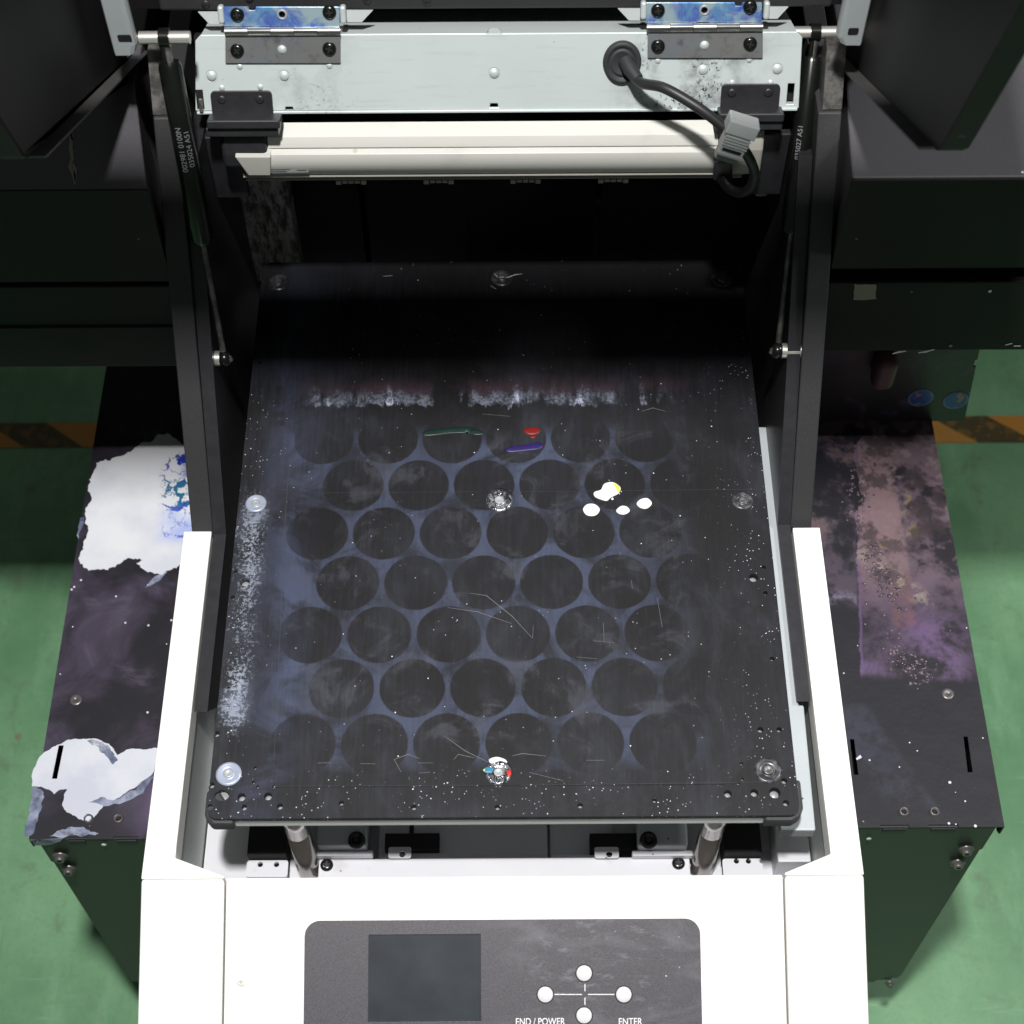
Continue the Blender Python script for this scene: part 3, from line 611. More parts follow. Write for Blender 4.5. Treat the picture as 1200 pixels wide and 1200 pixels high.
# --- print table (platen)
T0 = flat(0)
cor = [T0.hit(238, 960), T0.hit(936, 955), T0.hit(876, 312), T0.hit(308, 306)]
tx0, tx1 = -0.1935, 0.1975; ty0 = (cor[0][1] + cor[1][1]) / 2; ty1 = 0.908
holes_px = [(254, 860, 3.6), (248, 920, 3.6), (283, 934, 4.8), (314, 933, 4.8), (246, 946, 3.6), (286, 946, 3.6), (328, 945, 3.6), (400, 941, 3), (485, 946, 3.2), (583, 946, 3.2), (680, 944, 3.2),
            (299, 900, 1.9), (297, 917, 1.8), (302, 922, 1.8), (321, 922, 1.8), (891, 855, 3.6), (913, 855, 3.2), (919, 915, 3.6), (884, 929, 4.6), (853, 930, 4.6), (921, 941, 3.6), (869, 895, 1.8), (870, 913, 1.8),
            (865, 918, 1.8), (846, 918, 1.8), (767, 938, 2.6), (276, 670, 2.7), (273, 700, 2.8), (895, 665, 2.6), (897, 695, 2.8), (305, 425, 2.0), (870, 417, 1.9), (268, 806, 1.8), (905, 772, 2.8)]
big_px = [(260, 932, 8.2, 6.6), (908, 929, 6.5, 6.5), (287, 682, 6.0, 6.0), (883, 677, 5.6, 5.6)]
HL = []; bott = []
for px, py, r in holes_px:
    c = T0.hit(px, py); rr = r * 1.13 / F * (1.0); HL.append(circ(c, rr, 14)); bott.append((c, rr))
for px, py, r, r2 in big_px:
    c = T0.hit(px, py); HL.append(circ(c, r * 1.15 / F, 20, r2 * 1.15 / F)); bott.append((c, r * 1.15 / F))
ol = rrect(tx0, ty0, tx1, ty1, 0.007, 5)
table = plate('print_table', T0, ol, HL, 0.0045, 'platen', P, label='black print table with ghost rings of round blanks and splashes of ink')
HB_ = lathe_mesh([(0, 0, 0), (0.58, 0, 0), (0.6, -0.05, 1), (1, 0, 1)], 16, ['alu', 'void'])
for c, r in bott: place('hole_bottom', HB_, (c[0], c[1], -min(0.0044, r * 2.5)), (0, 0, 1), table, r * 1.3)
# body of the table below the black top sheet, trimmed in bare metal along the front
plate('edge_trim', flat(-0.0047), rrect(tx0 + 0.0006, ty0 + 0.0008, tx1 - 0.0006, ty1, 0.007, 5), [], 0.0098, 'tabletrim', table)
def corner(px0, px1, s):
    u0 = T0.hit(px0, 958)[0]; u1 = T0.hit(px1, 958)[0]
    pts = [(u0, ty0 - 0.0022)] if s < 0 else []
    if s < 0: pts = [(tx0 - 0.0022, ty0 + 0.022), (tx0 - 0.0022, ty0 + 0.004), (tx0 + 0.003, ty0 - 0.0022), (u1, ty0 - 0.0022), (u1, ty0 + 0.006), (tx0 + 0.006, ty0 + 0.022)]
    else: pts = [(u0, ty0 - 0.0022), (tx1 - 0.005, ty0 - 0.0022), (tx1 + 0.001, ty0 + 0.0015), (tx1 + 0.0032, ty0 + 0.007), (tx1 + 0.0032, ty0 + 0.027), (tx1 - 0.006, ty0 + 0.027), (tx1 - 0.006, ty0 + 0.006), (u0, ty0 + 0.006)]
    prism('corner_bumper', flat(0), pts, -0.0150, -0.0030, 'rubber', table, bevel=0.002)
corner(238, 273, -1); corner(897, 936, 1)
# thin work sheet screwed on the table
sx0 = T0.hit(322, 918)[0]; sx1 = T0.hit(838, 918)[0] + 0.02; sy0 = T0.hit(585, 921)[1]; sy1 = T0.hit(585, 438)[1]
ws = [(sx0, sy0), (0.150, sy0), (0.150, sy1), (sx0, sy1)]
wash = {'ww': [], 'wd': [], 'ws': []}
suck = [(268, 907, 'ww', 1.0), (900, 903, 'wd', 1.08), (300, 590, 'ww', 0.9), (870, 587, 'wd', 0.9), (585, 587, 'ws', 1.12), (584, 906, 'ws', 1.0), (326, 331, 'wd', 1.0), (846, 327, 'wd', 1.0), (588, 326, 'wd', 1.0)]
def wm(a): return lathe_mesh([(0, 0.0010, 1), (0.0012, 0.0008, 1), (0.0024, 0.0016, 1), (0.0030, 0.0014, 1), (0.0034, 0.0004, 0), (0.0046, 0.0002, 0), (0.0052, 0.0009, 0), (0.0060, 0.0004, 0), (0.0068, 0.0010, 0), (0.0078, 0.0008, 0), (0.0086, 0.00005, 0)], 30, [a, 'alu' if a != 'wd' else 'bolt'])
WMS = {k: wm(k) for k in wash}
for px, py, k, s in suck:
    c = T0.hit(px, py); place('countersunk_screw', WMS[k], (c[0], c[1], 0.0001), (0, 0, 1), table, s)
sheet_holes = [circ(T0.hit(px, py), 0.0100 * s, 24) for px, py, k, s in suck if (px, py) in ((585, 587),)]
# the front centre screw interrupts the sheet edge, so the sheet has a round bite there
c = T0.hit(584, 906)
plate('work_sheet', flat(0.0006), ws, sheet_holes + [circ(c, 0.0098, 24)], 0.0005, 'platen', table)
# wet and dried ink on the table
TT = flat(0.0007)
for pts, m, h in [
    ([(696, 577), (704, 574), (708, 567), (718, 565), (727, 571), (725, 578), (716, 583), (711, 587), (703, 585), (697, 582)], 'drop', 0.0009),
    ([(683, 597), (688, 591), (697, 591), (703, 597), (698, 604), (688, 604)], 'drop', 0.0009), ([(722, 598), (728, 593), (735, 594), (738, 599), (732, 603), (725, 602)], 'drop', 0.0008),
    ([(746, 590), (751, 585), (759, 584), (764, 590), (758, 596), (750, 595)], 'drop', 0.0008), ([(716, 585), (718, 583), (719, 585), (718, 586)], 'drop', 0.0004),
    ([(495, 507), (502, 504), (520, 502), (550, 500), (556, 503), (566, 505), (566, 509), (558, 510), (550, 508), (530, 508), (500, 511)], 'green', 0.0006),
    ([(613, 504), (620, 501), (630, 501), (633, 505), (629, 509), (618, 509)], 'red', 0.0006), ([(621, 511), (627, 510), (627, 513), (622, 513)], 'red', 0.0003),
    ([(592, 526), (600, 523), (618, 521), (630, 518), (636, 521), (633, 526), (620, 528), (597, 530)], 'purple', 0.0006)]:
    dome('ink_drop', TT, pts, h, m, table, label={'green': 'dark green streak of ink', 'red': 'red dab of ink', 'purple': 'violet streak of ink'}.get(m))
dome('ink_drop', flat(0.0017), [(719, 567), (725, 569), (727, 574), (724, 577), (722, 572)], 0.0002, 'yellow', table, label='yellow-green tint on a white ink drop')
for pts, m in [([(566, 903), (570, 899), (578, 900), (577, 905), (570, 906)], 'teal'), ([(566, 902), (570, 901), (571, 904), (567, 904)], 'yellow'), ([(594, 903), (598, 903), (599, 908), (595, 910)], 'redb'),
               ([(573, 890), (582, 887), (592, 890), (594, 894), (586, 892), (576, 895)], 'whitechip')]:
    dome('ink_drop', flat(0.0015), pts, 0.0006, m, table)
strips('scratch_marks', TT, [[(525, 712), (560, 717), (600, 731)], [(550, 695), (570, 698), (600, 722), (624, 748)], [(624, 748), (625, 733)], [(565, 485), (598, 488)], [(707, 730), (708, 752)], [(695, 751), (720, 753)], [(676, 770), (700, 772)],
      [(580, 897), (545, 880), (520, 862)], [(620, 905), (660, 915)], [(470, 905), (462, 890), (478, 884), (492, 889)], [(532, 890), (537, 884), (556, 888)], [(600, 886), (612, 883), (640, 886)], [(490, 894), (508, 894)], [(490, 906), (504, 905)],
      [(687, 891), (708, 891)], [(422, 895), (440, 895)], [(372, 894), (388, 894)], [(752, 482), (765, 478), (780, 482)], [(770, 700), (776, 735)], [(740, 680), (741, 690)]], 0.00035, 0.00004, 'scr', table, kind='stuff')
for pts in ([(579, 322), (584, 326), (596, 326), (604, 323), (612, 322)], [(449, 325), (460, 324)], [(575, 336), (582, 340)]): strips('hair', T0, [pts], 0.0006, 0.0012, 'whitechip', table)
for pts in ([(309, 579), (560, 577)], [(612, 577), (893, 574)], [(345, 470), (335, 600), (321, 900)], [(320, 922), (560, 921)], [(610, 921), (898, 917)]): strips('groove', T0, [pts], 0.0003, 0.0009, 'groove', table)

# --- lift posts under the table
for (x0, x1) in (((340, 967), (352, 1026)), ((842, 966), (832, 1026))):
    top = az(x0[0], x0[1], -0.014); yy = top.y + 0.012
    c = Vector((top.x, yy, 0))
    bm = bmesh.new(); r = 0.0092
    add_tube(bm, [(c.x, c.y, -0.0136), (c.x, c.y, -0.028)], [r, r], 24)
    add_tube(bm, [(c.x, c.y, -0.0281), (c.x, c.y, -0.052), (c.x, c.y, -0.0525), (c.x, c.y, -0.054), (c.x, c.y, -0.0545), (c.x, c.y, -0.129)], [r * .93, r * .93, r * .8, r * .8, r * .9, r * .9], 24)
    link('lift_post', mesh(bm), 'post', P)

# --- base of the bed under the table
BZ = -0.13; B0 = flat(BZ)
plate('bed_base', B0, [(-0.2175, 0.385), (0.2195, 0.385), (0.2195, 1.08), (-0.2175, 1.08)], [], 0.004, 'base', P)
def bx_px(name, pxa, pya, pxb, pyb, ztop, h, m, parent=P, extra_y=0.0, **k):
    a = az(pxa, pyb, ztop); b = az(pxb, pya, ztop)
    return box(name, (a.x, a.y, ztop - h), (b.x, b.y + extra_y, ztop), m, parent, **k)
rail = bx_px('cross_rail', 372, 1004, 808, 1036, -0.112, 0.0175, 'base', bevel=0.0008)
for px, py in ((383, 1014), (795, 1012)):
    p = az(px, py, -0.112); place('screw', S_BLACK, p, (0, 0, 1), rail, 1.0)
for pxs in ((455, 482), (697, 725)):
    a = az(pxs[0], 1004, -0.108); b = az(pxs[1], 994, -0.108); c = az((pxs[0] + pxs[1]) / 2 + 3, 1001, -0.108)
    plate('rail_tab', flat(-0.108), rrect(a.x, a.y - 0.001, b.x, b.y + 0.001, 0.0015, 3), [circ((c.x, c.y), 0.0023, 14)], 0.0015, 'base', rail)
    box('tab_gap', (a.x - 0.003, b.y, -0.1290), (b.x + 0.02, b.y + 0.012, -0.1095), 'void', rail)
g = bx_px('centre_duct', 443, 940, 641, 1003, -0.118, 0.0115, 'base', extra_y=0.3, bevel=0.001)
bx_px('left_duct', 482, 940, 441, 1003, -0.124, 0.0055, 'base', extra_y=0.3) if False else None
bx_px('side_duct', 645, 940, 716, 1003, -0.121, 0.0085, 'base', extra_y=0.3)
bx_px('side_duct', 484 - 60, 940, 435, 1003, -0.121, 0.0085, 'base', extra_y=0.3)
bx_px('duct_slot', 479, 900, 487, 994, -0.117, 0.001, 'void')
for s, pr in ((-1, (365, 437)), (1, (741, 812))):
    a = az(pr[0], 1003, -0.105); b = az(pr[1], 996, -0.105)
    q = box('motor_bracket', (a.x, a.y, -0.1115), (b.x, b.y, -0.105), 'base', P, bevel=0.0008)
    lo, hi = (min(a.x, b.x) + 0.004, max(a.x, b.x) - 0.004)
    box('bracket_body', (lo, b.y, -0.128), (hi, b.y + 0.09, -0.096), 'tray', q, bevel=0.0015)
    cc = az(418 if s < 0 else 760, 985, -0.0955)
    me = lathe_mesh([(0, 0.0), (0.003, 0.0), (0.0032, 0.003), (0.0058, 0.003), (0.0064, 0.0)], 20, ['gloss']); place('adjusting_knob', me, cc, (0, 0, 1), q)
    w = az((375 if s < 0 else 672), 1004, -0.11)
for s, pa, pb, hs in ((-1, (288, 1028), (338, 1008), ((305, 1013), (324, 1013))), (1, (848, 1028), (893, 1006), ((863, 1009), (877, 1009)))):
    a = az(pa[0], pa[1], -0.112); b = az(pb[0], pb[1], -0.112); hh = [circ(tuple(az(x, y, -0.112).xy), 0.0020, 14) for x, y in hs]
    plate('post_bracket', flat(-0.112), rrect(a.x, a.y, b.x, b.y, 0.002, 3), hh, 0.003, 'base', P)
    box('shadow_block', (min(a.x, b.x) + 0.001, max(a.y, b.y) + 0.001, -0.1285), (max(a.x, b.x) - 0.001, b.y + 0.07, -0.103), 'void', P)  # black block stands in for the cast shadow behind the post bracket
# tray strip to the right of the table
TZ = -0.035; TR = flat(TZ)
tr = [az(915, 973, TZ), az(956, 973, TZ), az(942, 826, TZ), az(936, 826, TZ), az(903, 500, TZ), az(880, 500, TZ)]
tray = plate('side_tray', TR, [(p.x, p.y) for p in tr], [], 0.012, 'tray', P, bevel=0.0012, label='pale grey metal tray beside the print table')
a = az(912, 1010, -0.10); b = az(948, 985, -0.10)
box('tray_foot', (a.x, a.y, -0.129), (b.x, b.y + 0.1, -0.10), 'base', tray, bevel=0.001)
p = az(925, 1013, BZ + 0.0003); place('screw', S_BLACK, p, (0, 0, 1), P, 1.25)

# --- white body: side arms, corner pieces and sloping front
KY, KZ = 0.394, -0.03; SA = R(25)
FP = Frame((0, KY, KZ), (1, 0, 0), (0, math.cos(SA), math.sin(SA)))
XO, XI = 0.2385, 0.2175
for s in (-1, 1):
    xo = s * (XO if s < 0 else XO + 0.0025); xi = s * (XI if s < 0 else XI + 0.003); xc = -0.1835 if s < 0 else 0.1885
    pts = [(xo, 0.667), (xi, 0.667), (xi, 0.4085), (xc, 0.3955), (xc, KY), (xo, KY)]
    arm = prism('side_arm', flat(0), pts, -0.05, KZ, 'white', P, bevel=0.0018, label='white %s arm of the printer body' % ('left' if s < 0 else 'right'))
    # outer wall, inner wall
    xw = xi + (xo - xi) * 0.86
    box('outer_wall', (min(xo * 0.996, xw), KY + 0.001, -0.50), (max(xo * 0.996, xw), 0.666, -0.0505), 'white', arm)
    yi = 0.66
    bm = bmesh.new(); add_box(bm, (min(xi * 1.005, xi * 1.03), 0.4086, -0.20), (max(xi * 1.005, xi * 1.03), yi, -0.0505)); link('inner_wall', mesh(bm), 'trim', arm)
    xa, xb = (min(xo, xc), max(xo, xc))
    prof = [(KY - 0.0002, KZ), (KY - 0.30 * math.cos(SA), KZ - 0.30 * math.sin(SA)), (KY - 0.30 * math.cos(SA) + 0.01, -0.52), (KY - 0.0002, -0.52)]
    prism('front_corner', XF, prof, xa, xb, 'white', P, bevel=0.0018)
xl, xr = -0.1823, 0.1873
fc = prism('front_cover', XF, [(KY + 0.0006, KZ - 0.0006), (KY - 0.30 * math.cos(SA), KZ - 0.30 * math.sin(SA) - 0.0010), (KY - 0.30 * math.cos(SA) + 0.01, -0.52), (KY + 0.0006, -0.52)], xl, xr, 'white', P, bevel=0.0015)
fc['label'] = 'white sloping front cover with the control panel'
# the visible surface of the front cover sits just below FP
FC = FP.up(-0.0009)
st = FC.hit(268, 1143); s2 = FC.hit(302, 1143)
plate('raised_strip', FC.up(0.0005), rrect(st[0], st[1] - 0.10, s2[0], st[1], 0.003), [], 0.0004, 'white', fc, bevel=0.0002)
c = FC.hit(283, 1150); place('screw', S_WHITE, FC.up(0.0005).p(*c), FC.n, fc)
# control panel
a = FC.hit(356, 1200); b = FC.hit(820, 1076); tl = FC.hit(432, 1095); br = FC.hit(564, 1197)
lcd = rrect(tl[0], br[1], br[0], tl[1], 0.0004, 1)
cp = plate('control_panel', FC.up(0.0016), rrect(a[0], b[1] - 0.14, b[0], b[1], 0.010, 8), [lcd], 0.0015, 'panel', fc, label='grey control panel with a screen and round buttons')
plate('screen', FC.up(0.00045), rrect(tl[0] - 0.0005, br[1] - 0.0005, br[0] + 0.0005, tl[1] + 0.0005, 0.0002, 1), [], 0.0003, 'lcd', cp) if False else None
scr = plate('screen', FC.up(0.0004), rrect(tl[0], br[1], br[0], tl[1], 0.0002, 1), [], 0.0003, 'lcd', fc)
CP = FC.up(0.0016)
BT = lathe_mesh([(0, 0.0009), (0.0046, 0.00088), (0.0050, 0.0006), (0.0051, 0.0002), (0.0056, 0.0001, 1), (0.0058, 0.00003, 1)], 26, ['btn', 'void'])
for px, py in ((639, 1165.5), (731, 1165.5), (684.5, 1140.5), (684.5, 1190)):
    q = CP.hit(px, py); place('button', BT, CP.p(*q), CP.n, fc)
q = CP.hit(660, 1225)
strips('direction_lines', CP, [[(650, 1165.3), (682, 1165.3)], [(689, 1165.3), (720, 1165.3)], [(685.5, 1153), (685.5, 1161.5)], [(685.5, 1169), (685.5, 1177.5)]], 0.0010, 0.0002, 'print', fc)
# wider square ends for the lines come from the print itself
q = CP.hit(633, 1197.5); text('lettering', 'END / POWER', CP, q[0], q[1], 0.0064, 'print', fc, sx=0.80)
q = CP.hit(738.5, 1197.5); text('lettering', 'ENTER', CP, q[0], q[1], 0.0064, 'print', fc, sx=0.82)

# --- black upper side panels, front edges rising to the back
for s in (-1, 1):
    if s < 0: e0 = ax(250, 628, -0.2165); e1 = ax(207, 138, -0.2165); xi, xo = -0.2165, -0.2325
    else: e0 = ax(926, 618, 0.2195); e1 = ax(959, 132, 0.2195); xi, xo = 0.2195, 0.2355
    pr = [(e0.y, e0.z), (e1.y, e1.z), (e1.y + 0.30, e1.z), (1.25, -0.12), (1.25, -0.70), (e0.y + 0.02, -0.70), (e0.y, -0.06)]
    sp = prism('side_panel', XF, pr, min(xi, xo), max(xi, xo), 'side', P, bevel=0.001, label='dark %s side panel with a sloping front edge' % ('left' if s < 0 else 'right'))
    # thinner zinc post that carries the hinge beam above the panel
    e2 = (e1.y + 0.025, e1.z + 0.036)
    prism('upper_post', XF, [(e1.y + 0.002, e1.z + 0.001), e2, (e2[0] + 0.010, e2[1]), (e1.y + 0.04, e1.z + 0.001)], min(xi + s * .003, xo), max(xi + s * .003, xo), 'dsteel', P)
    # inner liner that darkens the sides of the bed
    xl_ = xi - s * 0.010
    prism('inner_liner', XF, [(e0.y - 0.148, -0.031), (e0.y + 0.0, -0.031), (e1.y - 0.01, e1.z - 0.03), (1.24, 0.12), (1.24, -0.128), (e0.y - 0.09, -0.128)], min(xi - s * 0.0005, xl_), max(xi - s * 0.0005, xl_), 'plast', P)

# --- hinge beam
BM = Frame((0, 0.867, 0.240), (1, 0, 0), (0, math.cos(R(65)), math.sin(R(65))))
q0 = BM.hit(229, 130); q1 = BM.hit(228, 41); q2 = BM.hit(941, 37); q3 = BM.hit(936, 127)
slots = [rrect(*BM.hit(227.5 + 0, 128), *BM.hit(237, 104), 0.0004, 1), rrect(*BM.hit(921, 123), *BM.hit(931, 97), 0.0004, 1)]
sl = []
for (x0, y0_, x1, y1_) in ((228.5, 127, 237.5, 104), (921.5, 122, 931.5, 98)):
    u0, v0 = BM.hit(x0, y0_); u1, v1 = BM.hit(x1, y1_); sl.append([(u0, v0), (u1, v0), (u1, v1), (u0, v1)])
outl = [(q0[0], q0[1]), (q1[0], q1[1] - 0.004), (q1[0] + 0.004, q1[1]), (q2[0] - 0.004, q2[1]), (q2[0], q2[1] - 0.004), (q3[0], q3[1])]
# beam outline is kept inside the side posts
nl = BM.hit(339, 129); n2 = BM.hit(579, 125)
beam = plate('hinge_beam', BM, outl, [[(nl[0] - .003, nl[1] - .0006), (nl[0] + .003, nl[1] - .0006), (nl[0] + .0025, nl[1] + .0022), (nl[0] - .0025, nl[1] + .0022)], [(n2[0] - .003, n2[1] - .0006), (n2[0] + .003, n2[1] - .0006), (n2[0] + .0025, n2[1] + .0022), (n2[0] - .0025, n2[1] + .0022)]] + [sl[1]], 0.0025, 'beam', P, bevel=0.0006,
             label='pale zinc-plated beam carrying the lid hinges, sooty on the right')
def add_fbox(bm, fr, u0, u1, v0, v1, h0, h1): add_prism(bm, fr, [(u0, v0), (u1, v0), (u1, v1), (u0, v1)], h0, h1)
def fbox(name, fr, u0, u1, v0, v1, h0, h1, m, parent, **k):
    bm = bmesh.new(); add_fbox(bm, fr, u0, u1, v0, v1, h0, h1); return link(name, mesh(bm), m, parent, **k)
fbox('top_flange', BM, q1[0] + .004, q2[0] - .004, q1[1] - 0.0035, q1[1] - 0.0005, -0.06, -0.0026, 'beam', beam)
fbox('bottom_lip', BM, q0[0] + .001, q3[0] - .001, q0[1] - 0.0022, q0[1] - 0.0003, -0.05, 0.0012, 'beam', beam, bevel=0.0005)
fbox('beam_recess', BM, q0[0] + .002, q3[0] - .002, q0[1] + 0.001, q1[1] - 0.004, -0.02, -0.012, 'void', beam)
for px, py in ((248, 89), (333, 89), (579, 86), (824, 82), (911, 81)): place('rivet', RIVET, BM.p(*BM.hit(px, py), 0.0001), BM.n, beam)
for px, py in ((281, 78), (386, 77), (771, 71), (878, 70), (260, 103), (305, 102), (858, 97), (903, 97)): place('rivet', RIVET_S, BM.p(*BM.hit(px, py), 0.00005), BM.n, beam, 1.25)
t0 = BM.hit(569, 38); t1 = BM.hit(589, 33)
plate('centre_tab', BM, [(t0[0], t0[1] - .001), (t1[0], t0[1] - .001), (t1[0] - .003, t1[1]), (t0[0] + .003, t1[1])], [], 0.002, 'zinc', beam)
# slot guide on the left end of the beam
fbox('end_slot', BM, *[BM.hit(228.5, 100)[0], BM.hit(237, 100)[0]], BM.hit(230, 127)[1], BM.hit(230, 105)[1], 0.0001, 0.0006, 'void', beam)
fbox('slot_roller', BM, BM.hit(231, 100)[0], BM.hit(236, 100)[0], BM.hit(230, 131)[1], BM.hit(230, 114)[1], 0.0006, 0.003, 'dsteel', beam, bevel=0.001)

# hinges
HB = BM.up(0.0022)
for nm, X0, X1, yu0, yu1, yk0, yk1, yl1, cut in (('left', 262, 399, 8, 31, 31, 42, 74, 295), ('right', 757, 894, 3, 26, 26, 38, 68, 865)):
    dy = -5 if nm == 'right' else 0
    hroot = plate('lid_hinge', HB, [HB.hit(X0 + 2, yl1), HB.hit(X1, yl1), HB.hit(X1, yk1 - 2), HB.hit(X0 + 2, yk1 - 2)], [], 0.0020, 'hinge', P, bevel=0.0004,
                  label='steel lid hinge with a heat-blued upper leaf on the %s' % nm)
    ul = [HB.hit(X0, yu1), HB.hit(X1 - 1, yu1), HB.hit(X1 - 1, yu0), HB.hit(cut + 5, yu0), HB.hit(cut + 4, yu0 + 4), HB.hit(cut - 3, yu0 + 4), HB.hit(cut - 4, yu0), HB.hit(X0, yu0)]
    hc = HB.hit((X0 + X1) / 2 - 0, 17 + dy)
    plate('upper_leaf', HB, ul, [circ(hc, 0.0022, 16)], 0.0016, 'hblue', hroot, bevel=0.0003)
    place('eyelet', lathe_mesh([(0.0022, -0.001), (0.0022, 0.0006), (0.0033, 0.0006), (0.0036, 0)], 18, ['alu']), HB.p(*hc), HB.n, hroot)
    fbox('leaf_backing', HB, hc[0] - .004, hc[0] + .004, hc[1] - .004, hc[1] + .004, -0.006, -0.004, 'void', hroot)
    # knuckles
    kv = HB.hit((X0 + X1) / 2, (yk0 + yk1) / 2)[1]; ka = HB.hit(X0 + 1, yk0)[0]; kb = HB.hit(X1, yk0)[0]
    for i in range(5):
        a0 = ka + (kb - ka) * i / 5 + 0.0001; a1 = ka + (kb - ka) * (i + 1) / 5 - 0.0001
        tube('knuckle', [HB.p(a0, kv, 0.0002), HB.p(a1, kv, 0.0002)], 0.0030, 'chrome' if i % 2 else 'steel', hroot, segs=18)
    for px, py in ((278, 17), (386, 14), (278, 59), (386, 57)):
        if nm == 'right': px += 493; py -= 6 - (2 if px < 800 else 1) + 1
        place('screw', S_BLACK, HB.p(*HB.hit(px, py)), HB.n, hroot, 1.0, random.uniform(0, 1.5))
    c = HB.hit((X0 + X1) / 2, 59 + dy - 1); place('rivet', RIVET_S, HB.p(*c), HB.n, hroot, 1.7)

# grommet, cable and clip
GR = BM.up(0.0002); gc = GR.hit(729, 73)
me = lathe_mesh([(0, 0.0018), (0.0065, 0.0018), (0.0075, 0.0024), (0.0080, 0.0012), (0.0092, 0.0012), (0.0105, 0.0034), (0.0122, 0.0030), (0.0132, 0.0)], 36, ['rubber'])
gm = place('cable_grommet', me, GR.p(*gc), GR.n, P, 1.0); gm.matrix_basis = gm.matrix_basis @ Matrix.Diagonal((1, 1.14, 1, 1))
cps = [BM.p(*BM.hit(731, 68), -0.004), BM.p(*BM.hit(737, 76), 0.005), BM.p(*BM.hit(748, 88), 0.016), ay(778, 103, 0.838), ay(815, 124, 0.826), ay(843, 145, 0.818), ay(862, 164, 0.812), ay(876, 182, 0.812), ay(884, 202, 0.815), ay(880, 219, 0.818), ay(868, 226, 0.822), ay(854, 221, 0.828), ay(844, 208, 0.834)]
bm = bmesh.new(); sp_ = spline(cps, 8); add_tube(bm, sp_, [0.0036 + 0.0012 * max(0, 1 - i / 14) for i in range(len(sp_))], 14); cable = link('power_cable', mesh(bm), 'cable', P)
tube('strain_relief', [BM.p(*BM.hit(733, 71), 0.001), BM.p(*BM.hit(738, 78), 0.007), BM.p(*BM.hit(746, 86), 0.0135)], [0.0056, 0.0052, 0.0040], 'rubber', P)
# ferrite clip: a grey split block closed round the cable
a = ay(873, 140, 0.806); b = ay(850, 187, 0.800)
ac = Frame((a + b) / 2, (b - a), Vector((b - a)).cross(Vector((0, 1, -0.35))))
L = (b - a).length / 2
if ac.n.y > 0: ac = Frame(ac.o, ac.ux, -ac.uy)
clip = fbox('cable_clip', ac, -L, L * 0.55, -0.0085, 0.0085, -0.006, 0.006, 'ferrite', P, bevel=0.001, label='grey plastic ferrite clip snapped round the cable')
fbox('clip_cap', ac, -L * 1.02, -L * 0.38, -0.0105, 0.0105, -0.007, 0.0072, 'ferrite', clip, bevel=0.001)
for i in range(4): fbox('clip_rib', ac, -L * 0.30 + i * L * 0.13, -L * 0.24 + i * L * 0.13, -0.0088, 0.0088, 0.006, 0.0068, 'ferrite', clip)
fbox('clip_gap', ac, L * 0.28, L * 0.40, -0.0070, 0.0060, 0.006, 0.0066, 'void', clip)
fbox('clip_tongue', ac, L * 0.56, L * 1.0, -0.0080, 0.0075, -0.005, 0.0035, 'ferrited', clip, bevel=0.0008)
fbox('clip_lip', ac, L * 0.48, L * 0.62, -0.0088, 0.0088, 0.001, 0.0078, 'ferrite', clip, bevel=0.0006)

# --- ioniser bar under the beam
IY = 0.853
zt = ay(580, 149, IY).z; zb_ = ay(580, 206, IY).z; H = zt - zb_
prof = [(IY + 0.006, zt), (IY - 0.006, zt - 0.05 * H), (IY - 0.0095, zt - 0.20 * H), (IY - 0.0085, zt - 0.215 * H), (IY - 0.0085, zt - 0.235 * H), (IY - 0.0105, zt - 0.25 * H)]
for k in range(15):
    t = k / 14; prof.append((IY - 0.0108 - 0.004 * math.sin(math.pi * (0.15 + 0.75 * t)), zt - H * (0.27 + 0.40 * t)))
prof2 = [(IY - 0.0115, zt - 0.70 * H), (IY - 0.0105, zt - 0.72 * H), (IY - 0.0118, zt - 0.75 * H), (IY - 0.0070, zt - 0.84 * H), (IY - 0.0060, zt - 0.85 * H), (IY - 0.0064, zt - 0.87 * H), (IY - 0.0030, zt - 0.95 * H), (IY - 0.0044, zt - 0.96 * H), (IY - 0.0034, zt - 1.0 * H), (IY + 0.006, zt - 1.0 * H)]
ux0 = ay(318, 178, IY).x; ux1 = ay(838, 175, IY).x; uxe = ay(890, 170, IY).x; uxs = ay(288, 200, IY).x
ion = prism('ioniser_bar', XF, prof + [prof2[0], (IY + 0.006, zt - 0.72 * H)], ux0, ux1, 'ion', P, bevel=0.0003, label='ivory ioniser bar mounted under the hinge beam')
prism('bar_underside', XF, prof2 + [(IY + 0.006, zt - 0.705 * H), (IY - 0.0105, zt - 0.705 * H)], uxs, uxe - 0.01, 'iong', ion)
lc = lambda x, y, yy=IY - 0.0122: ay(x, y, yy)
prism('end_cap', XF, [(IY + 0.008, zt + 0.001), (IY - 0.008, zt + 0.001), (IY - 0.014, zt - 0.25 * H), (IY - 0.0165, zt - 0.46 * H), (IY + 0.008, zt - 0.46 * H)], ay(262, 165, IY).x, ux0 - 0.0005, 'plast', ion, bevel=0.0025)
prism('end_cap', XF, [(IY + 0.008, zt + 0.001), (IY - 0.006, zt + 0.001), (IY - 0.012, zt - 0.25 * H), (IY - 0.014, zt - 0.72 * H), (IY + 0.008, zt - 0.72 * H)], ux1 + 0.0005, uxe + 0.001, 'iong', ion, bevel=0.002)
wf = wall(IY - 0.017)
plate('bar_foot', wf, [wf.hit(275, 184), wf.hit(317, 184), wf.hit(317, 206), wf.hit(291, 206)], [], 0.012, 'ion', ion, bevel=0.0008)
wl = wall(IY - 0.0145)
plate('rating_label', wl, [wl.hit(293, 197), wl.hit(360, 196.5), wl.hit(362, 202), wl.hit(297, 203)], [], 0.004, 'zinc', ion)
